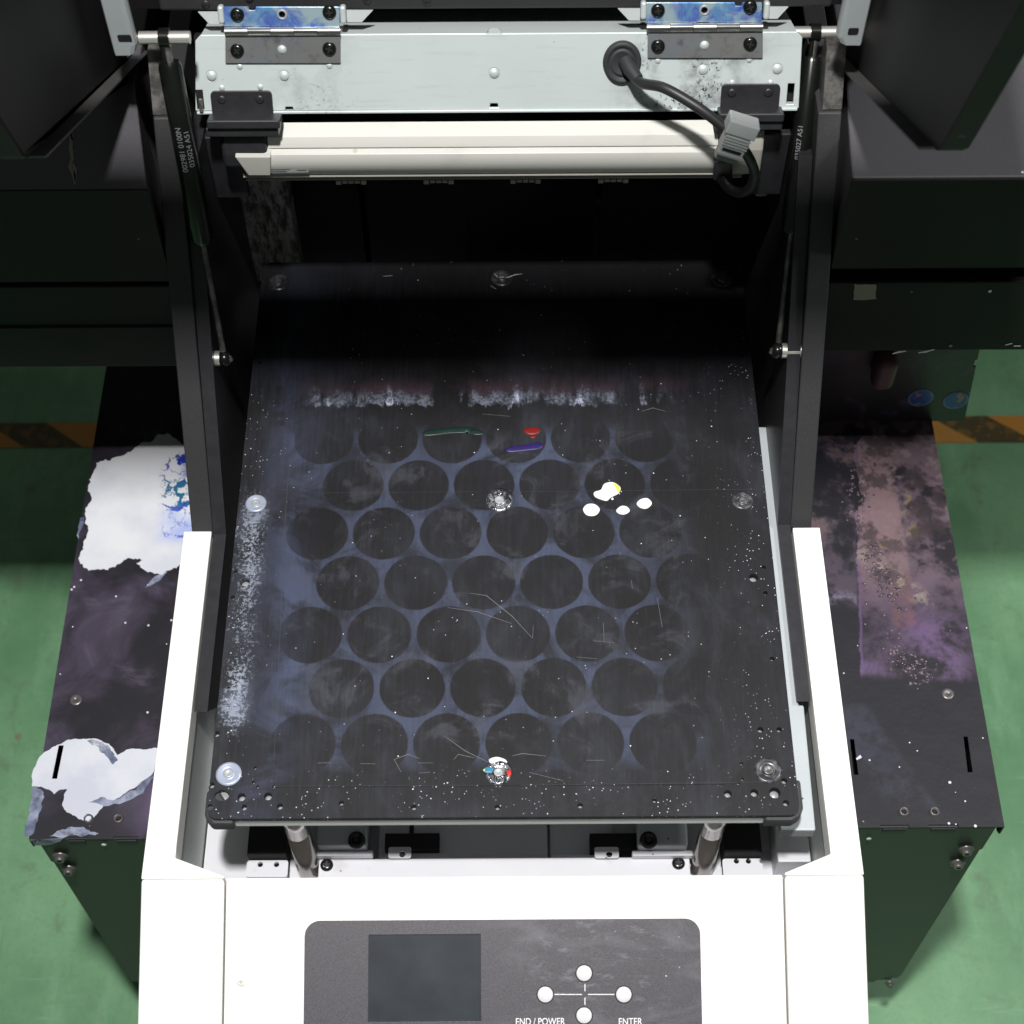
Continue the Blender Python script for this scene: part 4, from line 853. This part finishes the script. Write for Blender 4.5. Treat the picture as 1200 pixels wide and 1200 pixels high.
strips('label_print', wl, [[(299, 198.8), (340, 198.4)], [(302, 201), (336, 200.6)], [(348, 199.2), (359, 199)]], 0.0010, 0.0003, 'plast', ion)
for px in (411, 514, 616, 719):
    a = ay(px, 205, IY - 0.002); bm = bmesh.new()
    for k in range(5):
        add_box(bm, (a.x - 0.011 + k * 0.0045, IY - 0.005, zb_ - 0.0022 - (0.0012 if k in (0, 4) else 0)), (a.x - 0.0072 + k * 0.0045, IY + 0.004, zb_ + 0.0002))
    link('emitter_clip', mesh(bm), 'iong', ion, bevel=0.0004)
# brackets that hold the bar
for s, (x0, x1, yt, yb, ext) in ((-1, (249, 318, 107, 137, (245, 150))), (1, (844, 915, 99, 129, (920, 140)))):
    f = BM.up(0.003); a = f.hit(x0, yb); b = f.hit(x1, yt)
    br_ = plate('bar_bracket', f, rrect(a[0], a[1], b[0], b[1], 0.003, 4), [], 0.0025, 'plast', P, bevel=0.0005)
    for k in (0.18, 0.80):
        u = a[0] + (b[0] - a[0]) * k; place('screw', S_SMALL, f.p(u, b[1] - 0.0055), f.n, br_, 1.0, 0.4)
    fbox('bracket_shelf', f, a[0] - 0.002, b[0] + (0.006 if s < 0 else 0.002), a[1] - 0.004, a[1] + 0.002, -0.002, 0.014, 'plast', br_, bevel=0.001)
    fbox('bracket_shelf', f, a[0] - 0.004, b[0] + (0.004 if s < 0 else 0.002), a[1] - 0.011, a[1] - 0.0045, -0.006, 0.010, 'plast', br_, bevel=0.001)
    e = ay(ext[0] + (10 if s < 0 else -22), 170, IY + 0.004); box('bracket_arm', (e.x - 0.008, IY + 0.002, 0.13), (e.x + 0.016, IY + 0.008, 0.19), 'plast', br_, bevel=0.001)
w5 = wall(IY - 0.019); plate('cable_lug', w5, [w5.hit(837, 190), w5.hit(858, 190), w5.hit(859, 212), w5.hit(836, 212)], [], 0.01, 'plast', ion, bevel=0.001)
w6 = wall(IY + 0.01); plate('bar_plate', w6, rrect(*w6.hit(885, 230), *w6.hit(911, 160), 0.002), [], 0.002, 'iong', P)

# --- inside of the machine behind the table
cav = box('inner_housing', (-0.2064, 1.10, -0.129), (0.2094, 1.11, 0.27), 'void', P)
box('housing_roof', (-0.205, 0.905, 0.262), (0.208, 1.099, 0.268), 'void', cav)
w = wall(0.93)
a = w.hit(297, 330); b = w.hit(334, 205)
gp = box('guide_post', (a[0], 0.93, a[1]), (b[0], 0.95, b[1]), 'zincs', P, bevel=0.001)
box('post_rib', ((a[0] + b[0]) / 2 - 0.001, 0.928, a[1]), ((a[0] + b[0]) / 2 + 0.002, 0.9299, b[1]), 'zincs', gp)
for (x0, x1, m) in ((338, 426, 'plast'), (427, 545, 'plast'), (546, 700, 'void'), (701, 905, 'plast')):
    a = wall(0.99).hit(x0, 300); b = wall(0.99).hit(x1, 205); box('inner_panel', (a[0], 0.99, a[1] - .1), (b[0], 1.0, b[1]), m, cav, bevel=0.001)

# --- gas struts
def strut(s, top, tb, tend, rod_end, ball):
    A = Vector(ax(top[0], top[1], s * 0.2155 if s < 0 else 0.2185)); 
    xb = -0.2000 if s < 0 else 0.2030
    Bp = Vector(ax(ball[0], ball[1], xb)); d = (Bp - A).normalized(); L = (Bp - A).length
    body = tube('gas_strut', [A + d * 0.016, A + d * 0.019, A + d * L * 0.600, A + d * (L * 0.600 + 0.003)], [0.0066, 0.0078, 0.0078, 0.0060], 'gloss', P, segs=24)
    body['label'] = 'black gas strut on the %s with small white printing' % ('left' if s < 0 else 'right')
    tube('strut_rod', [A + d * L * 0.603, Bp - d * 0.006], 0.0022, 'dsteel', body)
    tube('strut_socket', [A + d * 0.004, A + d * 0.0165], 0.0030, 'dsteel', body)
    tube('strut_clip', [A + d * 0.0 + Vector((-0.0035, 0, 0)), A + Vector((0.0035, 0, 0))], 0.0062, 'gloss', body, segs=20)
    tube('strut_clip', [A + d * 0.003 + Vector((-0.002, -0.004, 0)), A + d * 0.017 + Vector((-0.002, -0.004, 0))], 0.0016, 'gloss', body)
    tube('pivot_pin', [A + Vector((-0.0165, 0, 0)), A + Vector((0.0165, 0, 0))], 0.0042, 'pin', body, segs=24)
    tube('ball_stud', [Vector((-0.2165 if s < 0 else 0.2195, Bp.y, Bp.z)), Bp + Vector((s * 0.0030, 0, 0))], 0.0056, 'pin', body, segs=24)
    me = bpy.data.meshes.new('ball'); bm = bmesh.new(); bmesh.ops.create_uvsphere(bm, u_segments=18, v_segments=12, radius=0.0058)
    for f in bm.faces: f.smooth = True
    bm.to_mesh(me); bm.free(); me.materials.append(M['gloss']); place('ball_joint', me, Bp, (0, 0, 1), body)
    place('ball_cap', lathe_mesh([(0, 0.002), (0.002, 0.002), (0.003, 0)], 14, ['chrome']), Bp + Vector((-s * 0.0045, -0.001, 0.0015)), (-s, 0, 0.1), body)
    return body, A, d, L
b1, A1, d1, L1 = strut(-1, (193, 44), 0, 0, 0, (263, 420))
b2, A2, d2, L2 = strut(1, (955, 38), 0, 0, 0, (911, 411))
def strut_text(body, A, d, L, px, py, rows, sz, off):
    toc = (CAMP - (A + d * L * 0.35)).normalized(); n = (toc - d * toc.dot(d)).normalized()
    ux = -d; fr = Frame(A + n * 0.0079, ux, n.cross(ux))
    u, v = fr.hit(px, py)
    for i, r in enumerate(rows):
        ang = (off[i]) / 0.0079; nn = (n * math.cos(ang) + fr.uy * math.sin(ang) * -1).normalized()
        f2 = Frame(A + nn * 0.00795, ux, nn.cross(ux)); text('lettering', r, f2, u, 0, sz, 'dimprint', body, h=0.0001)
strut_text(b1, A1, d1, L1, 214, 176, ['002981 0100N', '035024 A51'], 0.0052, (-0.0024, 0.0026))
strut_text(b2, A2, d2, L2, 938, 167, ['035027 A51'], 0.0048, (-0.0020,))

# --- lid, standing open
lid = prism('lid', XF, [(0.915, 0.262), (0.905, 0.262), (0.905, 0.32), (0.86, 0.78), (0.875, 0.78), (0.93, 0.32)], -0.278, 0.262, 'black', P, label='dark lid standing open above the hinge beam')
lf = Frame((0, 0.893, 0.262), (1, 0, 0), (0, math.cos(R(75)), math.sin(R(75))))
fbox('lid_frame', lf, lf.hit(186, 5)[0], lf.hit(975, 5)[0], lf.hit(580, 11)[1], lf.hit(580, 11)[1] + 0.05, -0.006, 0.0, 'powder', lid, bevel=0.002)
for px, py in ((241, 5), (430, 0), (500, 2), (292, -2)): place('screw', S_SMALL, lf.p(*lf.hit(px, py)), lf.n, lid)
for a, b, flip in ((232, 262, 1), (400, 437, -1), (724, 757, 1), (900, 924, -1)):
    f = BM.up(-0.004); dy = 0 if a < 500 else -4
    pts = [(a, 14 + dy), (b, 14 + dy), (b, 28 + dy), (a + 13, 28 + dy)] if flip > 0 else [(a, 12 + dy), (b, 12 + dy), (b - 13, 26 + dy), (a, 26 + dy)]
    plate('hinge_tab', f, [f.hit(*p) for p in pts], [], 0.0015, 'zinc', lid)
for a in (259, 402, 754, 898):
    f = BM.up(0.0035); dy = 0 if a < 500 else -5
    u0 = f.hit(a - 3.5, 20)[0]; u1 = f.hit(a + 3.5, 20)[0]; fbox('hinge_ear', f, u0, u1, f.hit(a, 28 + dy)[1], f.hit(a, 7 + dy)[1], -0.006, 0.001, 'zinc', lid, bevel=0.0015)
def flange(s, hinge_px, tip_in, tip_out, xi, xo):
    Bi = ax(tip_in[0], tip_in[1], xi)
    A0 = ax(hinge_px[0], hinge_px[1], xi)
    C = (Bi.y - 0.106, Bi.z + 0.304)
    pts = [(A0.y, A0.z), (Bi.y + 0.006, Bi.z - 0.0036), (Bi.y, Bi.z + 0.004), C, (0.86, C[1] + 0.06), (0.9045, 0.32), (0.9045, A0.z)]
    fo = prism('lid_side', XF, pts, min(xi, xo), max(xi, xo), 'black', lid, bevel=0.002)
    # folded bottom edge, turned inwards
    w = 0.0013
    pts2 = [(A0.y + 0.002, A0.z - w), (Bi.y + 0.008, Bi.z - 0.0036 - w), (Bi.y + 0.008, Bi.z - 0.0034), (A0.y + 0.002, A0.z + 0.0002)]
    xe = xi - s * 0.009
    prism('edge_return', XF, pts2, min(xe, xo), max(xe, xo), 'lidedge', lid)
    return Bi, C
Bi, C = flange(1, (985, 64), (1100, 180), (1135, 180), 0.2440, 0.2600)
flange(-1, (160, 62), (30, 190), (0, 0), -0.2600, -0.2760)
# front wall of the lid (now on top): a frame round a viewing window
LW = Frame((0, C[0], C[1]), (1, 0, 0), (0, 0.296, 0.060)); LWL = 0.300
plate('lid_front', LW, [(-0.2759, 0), (0.2599, 0), (0.2599, LWL), (-0.2759, LWL)], [[(-0.236, 0.076), (0.236, 0.076), (0.236, LWL - 0.012), (-0.236, LWL - 0.012)]], 0.006, 'powder', lid, bevel=0.001)
plate('window_pane', LW.up(0.0025), [(-0.240, 0.072), (0.240, 0.072), (0.240, LWL - 0.008), (-0.240, LWL - 0.008)], [], 0.0001, 'pane', lid)
me = lathe_mesh([(0, 0.004), (0.003, 0.0036), (0.0052, 0.002), (0.006, 0)], 20, ['rubber']); c = ay(1124, 154, Bi.y - 0.004); place('lid_bumper', me, (0.252, c.y + 0.003, c.z), (0, -0.9, 0.35), lid)
# zinc brackets on the lid sides by the hinge
for s, (x0, x1, yb, slot) in ((-1, (134, 163, 66, (139, 153, 45))), (1, (979, 1010, 54, (993, 1007, 37)))):
    f = wall(0.832); a = f.hit(x0, yb); b = (f.hit(x1, yb)[0], f.hit(x1, -60)[1])
    bk = plate('lid_bracket', f, [(a[0], a[1]), (a[0] + (b[0] - a[0]) * 0.85, a[1]), (b[0], a[1] + 0.008), (b[0], b[1]), (a[0], b[1])] if s < 0 else [(a[0], a[1] + 0.006), (a[0] + 0.003, a[1]), (b[0], a[1]), (b[0], b[1]), (a[0], b[1])], [], 0.010, 'tray', lid, bevel=0.0035)
    g = f.up(0.0003); u0, v0 = g.hit(slot[0], slot[2] + 4); u1, v1 = g.hit(slot[1], slot[2] - 4)
    plate('bracket_slot', g, rrect(u0, v0, u1, v1, 0.0012, 3), [], 0.0002, 'void', lid)

# --- side covers (wings)
WY = 0.7867
for s in (-1, 1):
    if s < 0: pxc, top, st, sb, bot, xin = 100, 220, 329, 336, 427, -0.2345
    else: pxc, top, st, sb, bot, xin = 1080, 208, 313, 331, 411, 0.2375
    Z = [ay(pxc, q, WY).z for q in (top, st, sb, bot)]
    xo = -1.0 if s < 0 else 0.60; lo, hi = min(xin, xo), max(xin, xo)
    xb = -0.2543 if s < 0 else 0.2445
    wing = prism('side_cover', flat(0), [(xin, WY), (xb, 0.885), (xb, 1.2), (xo, 1.2), (xo, WY)], Z[1], Z[0], 'wing', P, bevel=0.0015,
                 label='%s side cover of the printer with a dull purple-grey top' % ('left' if s < 0 else 'right'))
    prism('cover_front', XF, [(WY - 0.0012, Z[1] + 0.0003), (WY - 0.0012, Z[0] - 0.0016), (WY - 0.0002, Z[0] - 0.0016), (WY - 0.0002, Z[1] + 0.0003)], lo, hi, 'black', wing)
    low = prism('lower_housing', XF, [(WY + 0.0, Z[3]), (WY + 0.0, Z[2] - (0.0 if s > 0 else 0)), (1.2, Z[2]), (1.2, Z[3])], lo, hi, 'black', P, bevel=0.0012)
    prism('seam_recess', XF, [(WY + 0.012, Z[2] + 0.0002), (WY + 0.012, Z[1] - 0.0002), (1.19, Z[1] - 0.0002), (1.19, Z[2] + 0.0002)], lo, hi, 'void', low)
    if s < 0:
        zc = ay(pxc, 382, WY).z; prism('fold', XF, [(WY - 0.0018, Z[3] - 0.0005), (WY - 0.0018, zc), (WY - 0.0002, zc + 0.0006), (WY - 0.0002, Z[3] - 0.0005)], lo, hi, 'black', low, bevel=0.0005)
    else:
        f = wall(WY - 0.0002); plate('masking_tape', f.up(0.0004), rough_outline([f.hit(1000, 351), f.hit(1001, 333), f.hit(1026, 333), f.hit(1026, 344), f.hit(1027, 350)], 2, 0.06), [], 0.0003, 'masktape', low)
        for pts in ([(1046, 414), (1054, 412), (1062, 411)], [(1076, 413), (1084, 412), (1095, 409)], [(1178, 404), (1186, 402)], [(1188, 405), (1196, 405)]): strips('paint_chip', f, [pts], 0.0022, 0.0004, 'whitechip', low)
        for px, py in ((1114, 405), (1160, 341)): 
            q = f.hit(px, py); plate('paint_chip', f.up(0.0005), circ(q, 0.0014, 8), [], 0.0003, 'zinc' if px > 1150 else 'ferrited', low)
        place('paint_chip', RIVET_S, ay(995, 127, 0.86), (0, -1, 0.2), wing, 1.2)
# pale crack on the left cover's slope
SL = flat(ay(100, 220, WY).z)
crk = [(83, 141), (82, 150), (84, 162), (83, 174), (85, 186), (82, 196), (87, 206), (88, 217)]
strips('paint_crack', SL, [crk, [(85, 190), (88, 200), (89, 214)], [(82, 152), (85, 165)]], 0.0024, 0.0004, 'chalk', [o for o in P.children if o.name.startswith('side_cover')][0])

# --- stand under the machine
stand = box('machine_stand', (-0.20, 0.42, FLOOR + 0.06), (0.20, 1.15, -0.521), 'stand', P, bevel=0.004)
box('lower_body', (-0.215, 0.40, -0.52), (0.215, 1.2, -0.135), 'stand', P)
for sx in (-0.17, 0.17):
    for sy in (0.48, 1.08): tube('castor', [(sx - 0.015, sy, FLOOR + 0.03), (sx + 0.015, sy, FLOOR + 0.03)], 0.0295, 'rubber', stand, segs=24)

# ================================================================== SIDE CABINETS
CZ = -0.203; CT = flat(CZ)
def cabinet(s):
    side = 'left' if s < 0 else 'right'
    if s < 0:
        fc_ = az(31, 984, CZ); bk = az(117, 490, CZ); xin = -0.2415; m = 'cabl'
        lab = 'black metal cabinet left of the printer, splashed with white and blue ink'
        slots_ = [[(69, 873), (75, 873), (67, 913), (61, 913)]]; 
    else:
        fc_ = az(1172, 969, CZ); bk = az(1097, 495, CZ); xin = 0.2435; m = 'cabr'
        lab = 'black metal cabinet right of the printer, crusted with purple and pink dried ink'
        slots_ = [[(1129, 863), (1134, 863), (1140, 905), (1134, 905)], [(996, 866), (1001, 866), (1006, 908), (1000, 908)]]
    xo = (fc_.x + bk.x) / 2; yf = fc_.y; yb = 0.900 if s > 0 else 1.15
    c = thing('ink_cabinet', ((xin + xo) / 2, (yf + yb) / 2, FLOOR), lab, 'cabinet')
    hs = [[CT.hit(*p) for p in sl_] for sl_ in slots_]
    nz = {-1: ((104, 960), (139, 960)), 1: ((1059, 952), (1095, 952))}[s]
    x0, x1 = min(xin, xo), max(xin, xo)
    # two notches in the front edge of the top
    tabs = {-1: ((77, 103), (133, 163)), 1: ((1033, 1067), (1090, 1125))}[s]
    fy = yf; out = [(x0, fy)]
    for a, b in tabs:
        ua = az(a, 978, CZ).x; ub = az(b, 978, CZ).x; out += [(ua, fy), (ua, fy + 0.0022), (ub, fy + 0.0022), (ub, fy)]
    out += [(x1, fy), (x1, yb), (x0, yb)]
    top = plate('cabinet_top', CT, out, hs, 0.0016, m, c)
    box('slot_shade_sheet', (x0 + 0.004, yf + 0.004, CZ - 0.045), (x1 - 0.004, yb - 0.004, CZ - 0.043), 'void', c)  # black sheet added so the slots look dark, in place of interior shade
    for sh in []: 
        us = [p[0] for p in sh]; vs = [p[1] for p in sh]; box('slot_shadow', (min(us) - .004, min(vs) - .004, CZ - 0.03), (max(us) + .004, max(vs) + .004, CZ - 0.0285), 'void', c)
    wf = wall(yf + 0.0008); zt_ = CZ - 0.0017
    zbm = ay(1067 if s > 0 else 153, 1147 if s > 0 else 1151, yf).z
    ins = xo - s * 0.006
    if s > 0: pts = [(xin, zt_), (ins, zt_), (ins, CZ - 0.048), (ins - 0.003, CZ - 0.052), (ins - 0.003, zbm), (xin, zbm)]
    else: pts = [(xin, zt_), (ins, zt_), (ins, CZ - 0.048), (ins + 0.003, CZ - 0.052), (ins + 0.003, zbm), (xin, zbm)]
    plate('front_panel', wf, pts, [], 0.002, 'stand', c)
    # notch tabs folded over
    for a, b in tabs:
        ua = az(a + 3, 978, CZ).x; ub = az(b - 3, 978, CZ).x; box('fold_tab', (ua, yf - 0.0008, CZ - 0.006), (ub, yf + 0.0006, CZ - 0.0022), m, c, bevel=0.0004)
    prism('side_lip', XF, [(yf, CZ - 0.0017), (yf, CZ - 0.014), (yf + 0.004, CZ - 0.018), (yb, CZ - 0.018), (yb, CZ - 0.0017)], min(xo, xo - s * 0.0012), max(xo, xo - s * 0.0012), 'black', c)
    box('side_wall', (min(ins, ins - s * 0.002), yf + 0.003, zbm), (max(ins, ins - s * 0.002), yb, CZ - 0.002), 'stand', c)
    # recessed lower front
    a = wf.up(-0.004).hit(1057 if s > 0 else 160, 1153)
    lowf = [(xin, zbm - 0.0005), (ins - s * 0.006, zbm - 0.0005), (ins - s * 0.008, zbm - 0.012), (ins - s * 0.02, zbm - 0.012), (ins - s * 0.024, zbm - 0.020), (ins - s * 0.045, zbm - 0.022), (ins - s * 0.052, zbm - 0.028), (xin, zbm - 0.028)]
    plate('lower_flange', wall(yf + 0.003), lowf, [], 0.002, 'stand', c)
    box('inner_box', (min(xin, ins - s * 0.06), yf + 0.02, FLOOR + 0.10), (max(xin, ins - s * 0.06), yb - 0.02, zbm - 0.03), 'stand', c) if False else None
    for px, py in {-1: ((71, 1001), (81, 1016)), 1: ((1132, 993), (1122, 1009))}[s]:
        q = ay(px, py, yf); place('bolt', HEXBOLT, (q.x, yf - 0.0013, q.z), (0, -1, 0), c)
    if s > 0: q = ay(1043, 1153, yf); place('bolt', HEXBOLT, (q.x, yf + 0.001, q.z), (0, -1, 0), c, 0.8)
    q = ay(1018 if s > 0 else 122, 981 if s > 0 else 988, yf); place('rivet', RIVET_S, (q.x, yf - 0.0013, q.z), (0, -1, 0), c, 1.2)
    for px, py in nz: q = az(px, py, CZ); place('threaded_stud', NUT, q, (0, 0, 1), c, 0.95)
    px, py = (89, 820) if s < 0 else (1111, 813); q = az(px, py, CZ)
    place('countersunk_screw', lathe_mesh([(0, 0.0003), (0.0012, 0.0004), (0.0016, 0.0010), (0.0030, 0.0002), (0.0040, 0.0009), (0.0050, 0.0001)], 24, ['bolt']), q, (0, 0, 1), c)
    return c, top, yf, xo
cl, tl_, yfl, xol = cabinet(-1); cr, tr_, yfr, xor_ = cabinet(1)
# ink puddles on the left cabinet
CI = flat(CZ + 0.0001)
blob('ink_puddle', CI, [(113, 543), (118, 541), (140, 535), (148, 532), (154, 529), (158, 525), (165, 520), (178, 518), (184, 510), (196, 508), (203, 514), (212, 520), (222, 524), (240, 530), (244, 600), (236, 640), (226, 652), (212, 662), (200, 668), (190, 674), (178, 671), (166, 666), (160, 660), (168, 657), (158, 655), (150, 654), (145, 657), (135, 665), (118, 668), (104, 669), (94, 661), (92, 655), (98, 640), (104, 622), (100, 604), (105, 590), (106, 566), (110, 552)], 0.0006, 'inkl', cl, rough=3, amp=0.15, label='large white ink puddle with branching blue veins')
blob('ink_puddle', CI, [(56, 880), (68, 873), (80, 867), (98, 866), (116, 867), (128, 872), (134, 880), (137, 885), (148, 879), (165, 878), (186, 877), (184, 893), (176, 910), (160, 922), (140, 935), (124, 942), (114, 954), (104, 965), (92, 960), (78, 952), (73, 944), (75, 932), (79, 925), (70, 926), (64, 931), (60, 927), (48, 922), (38, 922), (37, 910), (42, 898), (46, 888)], 0.0006, 'inkw', cl, rough=3, amp=0.07, cut=([(69, 873.8), (75, 873.8), (67, 913), (61, 913)],), label='white ink puddle near the front edge of the cabinet')
blob('ink_smear', CI, [(37, 924), (48, 925), (52, 934), (48, 950), (42, 966), (38, 978), (29, 980), (29, 968), (34, 948)], 0.0004, 'inkb', cl, rough=2)
blob('ink_smear', CI, [(58, 980), (70, 973), (84, 969), (98, 969), (106, 975), (116, 977), (112, 979), (80, 980)], 0.0004, 'inkb', cl, rough=2)
CI2 = flat(CZ + 0.0009)
blob('ink_smear', CI2, [(102, 868), (118, 869), (128, 875), (134, 884), (138, 891), (132, 896), (124, 886), (116, 876)], 0.0003, 'inkb', cl, rough=2)
blob('ink_smear', CI2, [(104, 940), (118, 934), (134, 938), (160, 926), (178, 908), (184, 897), (182, 910), (168, 930), (146, 940), (122, 945)], 0.0002, 'inkb', cl, rough=2)
blob('ink_smear', CI, [(190, 672), (196, 670), (188, 680), (176, 687), (170, 689), (176, 681)], 0.0003, 'inkb', cl, rough=1)
blob('ink_smear', CI, [(94, 607), (99, 606), (98, 614), (92, 626), (92, 632), (90, 628), (92, 616)], 0.0003, 'inkb', cl, rough=1)
for px, py in ((87, 688), (84, 691), (136, 699), (147, 730), (174, 733), (201, 727), (173, 835), (95, 680)):
    q = CI.hit(px, py); plate('ink_speck', CI.up(0.0003), circ(q, 0.0010, 8), [], 0.0002, 'inkw', cl)
blob('ink_smear', wall(yfl - 0.0002), [(34, 984), (60, 983), (74, 982), (64, 988), (54, 990), (40, 990)], 0.0003, 'inkb', cl, rough=1)
# right cabinet details
for pts in ([(1006, 948), (1010, 946), (1009, 950)], ):
    pass
for px, py, r in ((1005, 887, 0), (1113, 917, .0012), (1112, 965, .0010), (1143, 968, .0012), (1019, 891, .0008), (1075, 880, .0006), (1054, 899, .0006), (1131, 939, .0007), (1120, 966, .0006)):
    if r: plate('ink_speck', CI.up(0.0003), circ(CI.hit(px, py), r, 8), [], 0.0002, 'inkw', cr)
plate('ink_speck', CI.up(0.0005), [CI.hit(1003, 889), CI.hit(1008, 885), CI.hit(1010, 888), CI.hit(1004, 891)], [], 0.0002, 'inkw', cr)
# crusty bubbles of dried ink
rng = random.Random(3); bm = bmesh.new()
for i in range(300):
    t = rng.random(); 
    if i < 110: px = 1040 + 50 * t + rng.gauss(0, 9); py = 752 + 48 * t + rng.gauss(0, 8)
    elif i < 240: px = 1012 + 38 * t + rng.gauss(0, 9); py = 636 + 70 * t + rng.gauss(0, 9)
    else: px = 1000 + rng.gauss(6, 9); py = 535 + 75 * t + rng.gauss(0, 6)
    q = az(px, py, CZ); r = rng.uniform(0.0007, 0.0024)
    M4 = Matrix.Translation(q) @ Matrix.Rotation(rng.random() * 3, 4, 'Z') @ Matrix.Diagonal((r, r * rng.uniform(.6, 1), r * .22, 1))
    bmesh.ops.create_icosphere(bm, subdivisions=1, radius=1, matrix=M4)
me = bpy.data.meshes.new('crust'); bm.to_mesh(me); bm.free(); link('dried_ink_crust', me, 'crust', cr, kind='stuff', smooth=True)
# back plate with stickers
PY = 0.893; wp = wall(PY)
bp = plate('back_plate', wp, [wp.hit(940, 493.5), wp.hit(1130, 493.5), wp.hit(1150, 400), wp.hit(940, 400)], [[wp.hit(1140, 430), wp.hit(1146, 430), wp.hit(1148, 421), wp.hit(1143, 422)]], 0.002, 'pback', cr, label='stained upright plate behind the right cabinet')
for px, py in ((1079, 466), (1120, 469)):
    u, v = wp.hit(px, py); st_ = plate('round_sticker', wp.up(0.0005), circ((u, v), 0.0112, 26, 0.0122), [], 0.0003, 'stickrim', bp)
    plate('sticker_face', wp.up(0.0008), circ((u, v), 0.0098, 26, 0.0108), [], 0.00025, 'stick', bp)
u0, v0 = wp.hit(1017, 437); u1, v1 = wp.hit(1052, 405)
pk = fbox('ink_bottle', wp, u0, u1, v0, v1, 0.0005, 0.022, 'pink', cr, bevel=0.007, segs=4); pk['label'] = 'dull pink rounded block under the printer side cover'
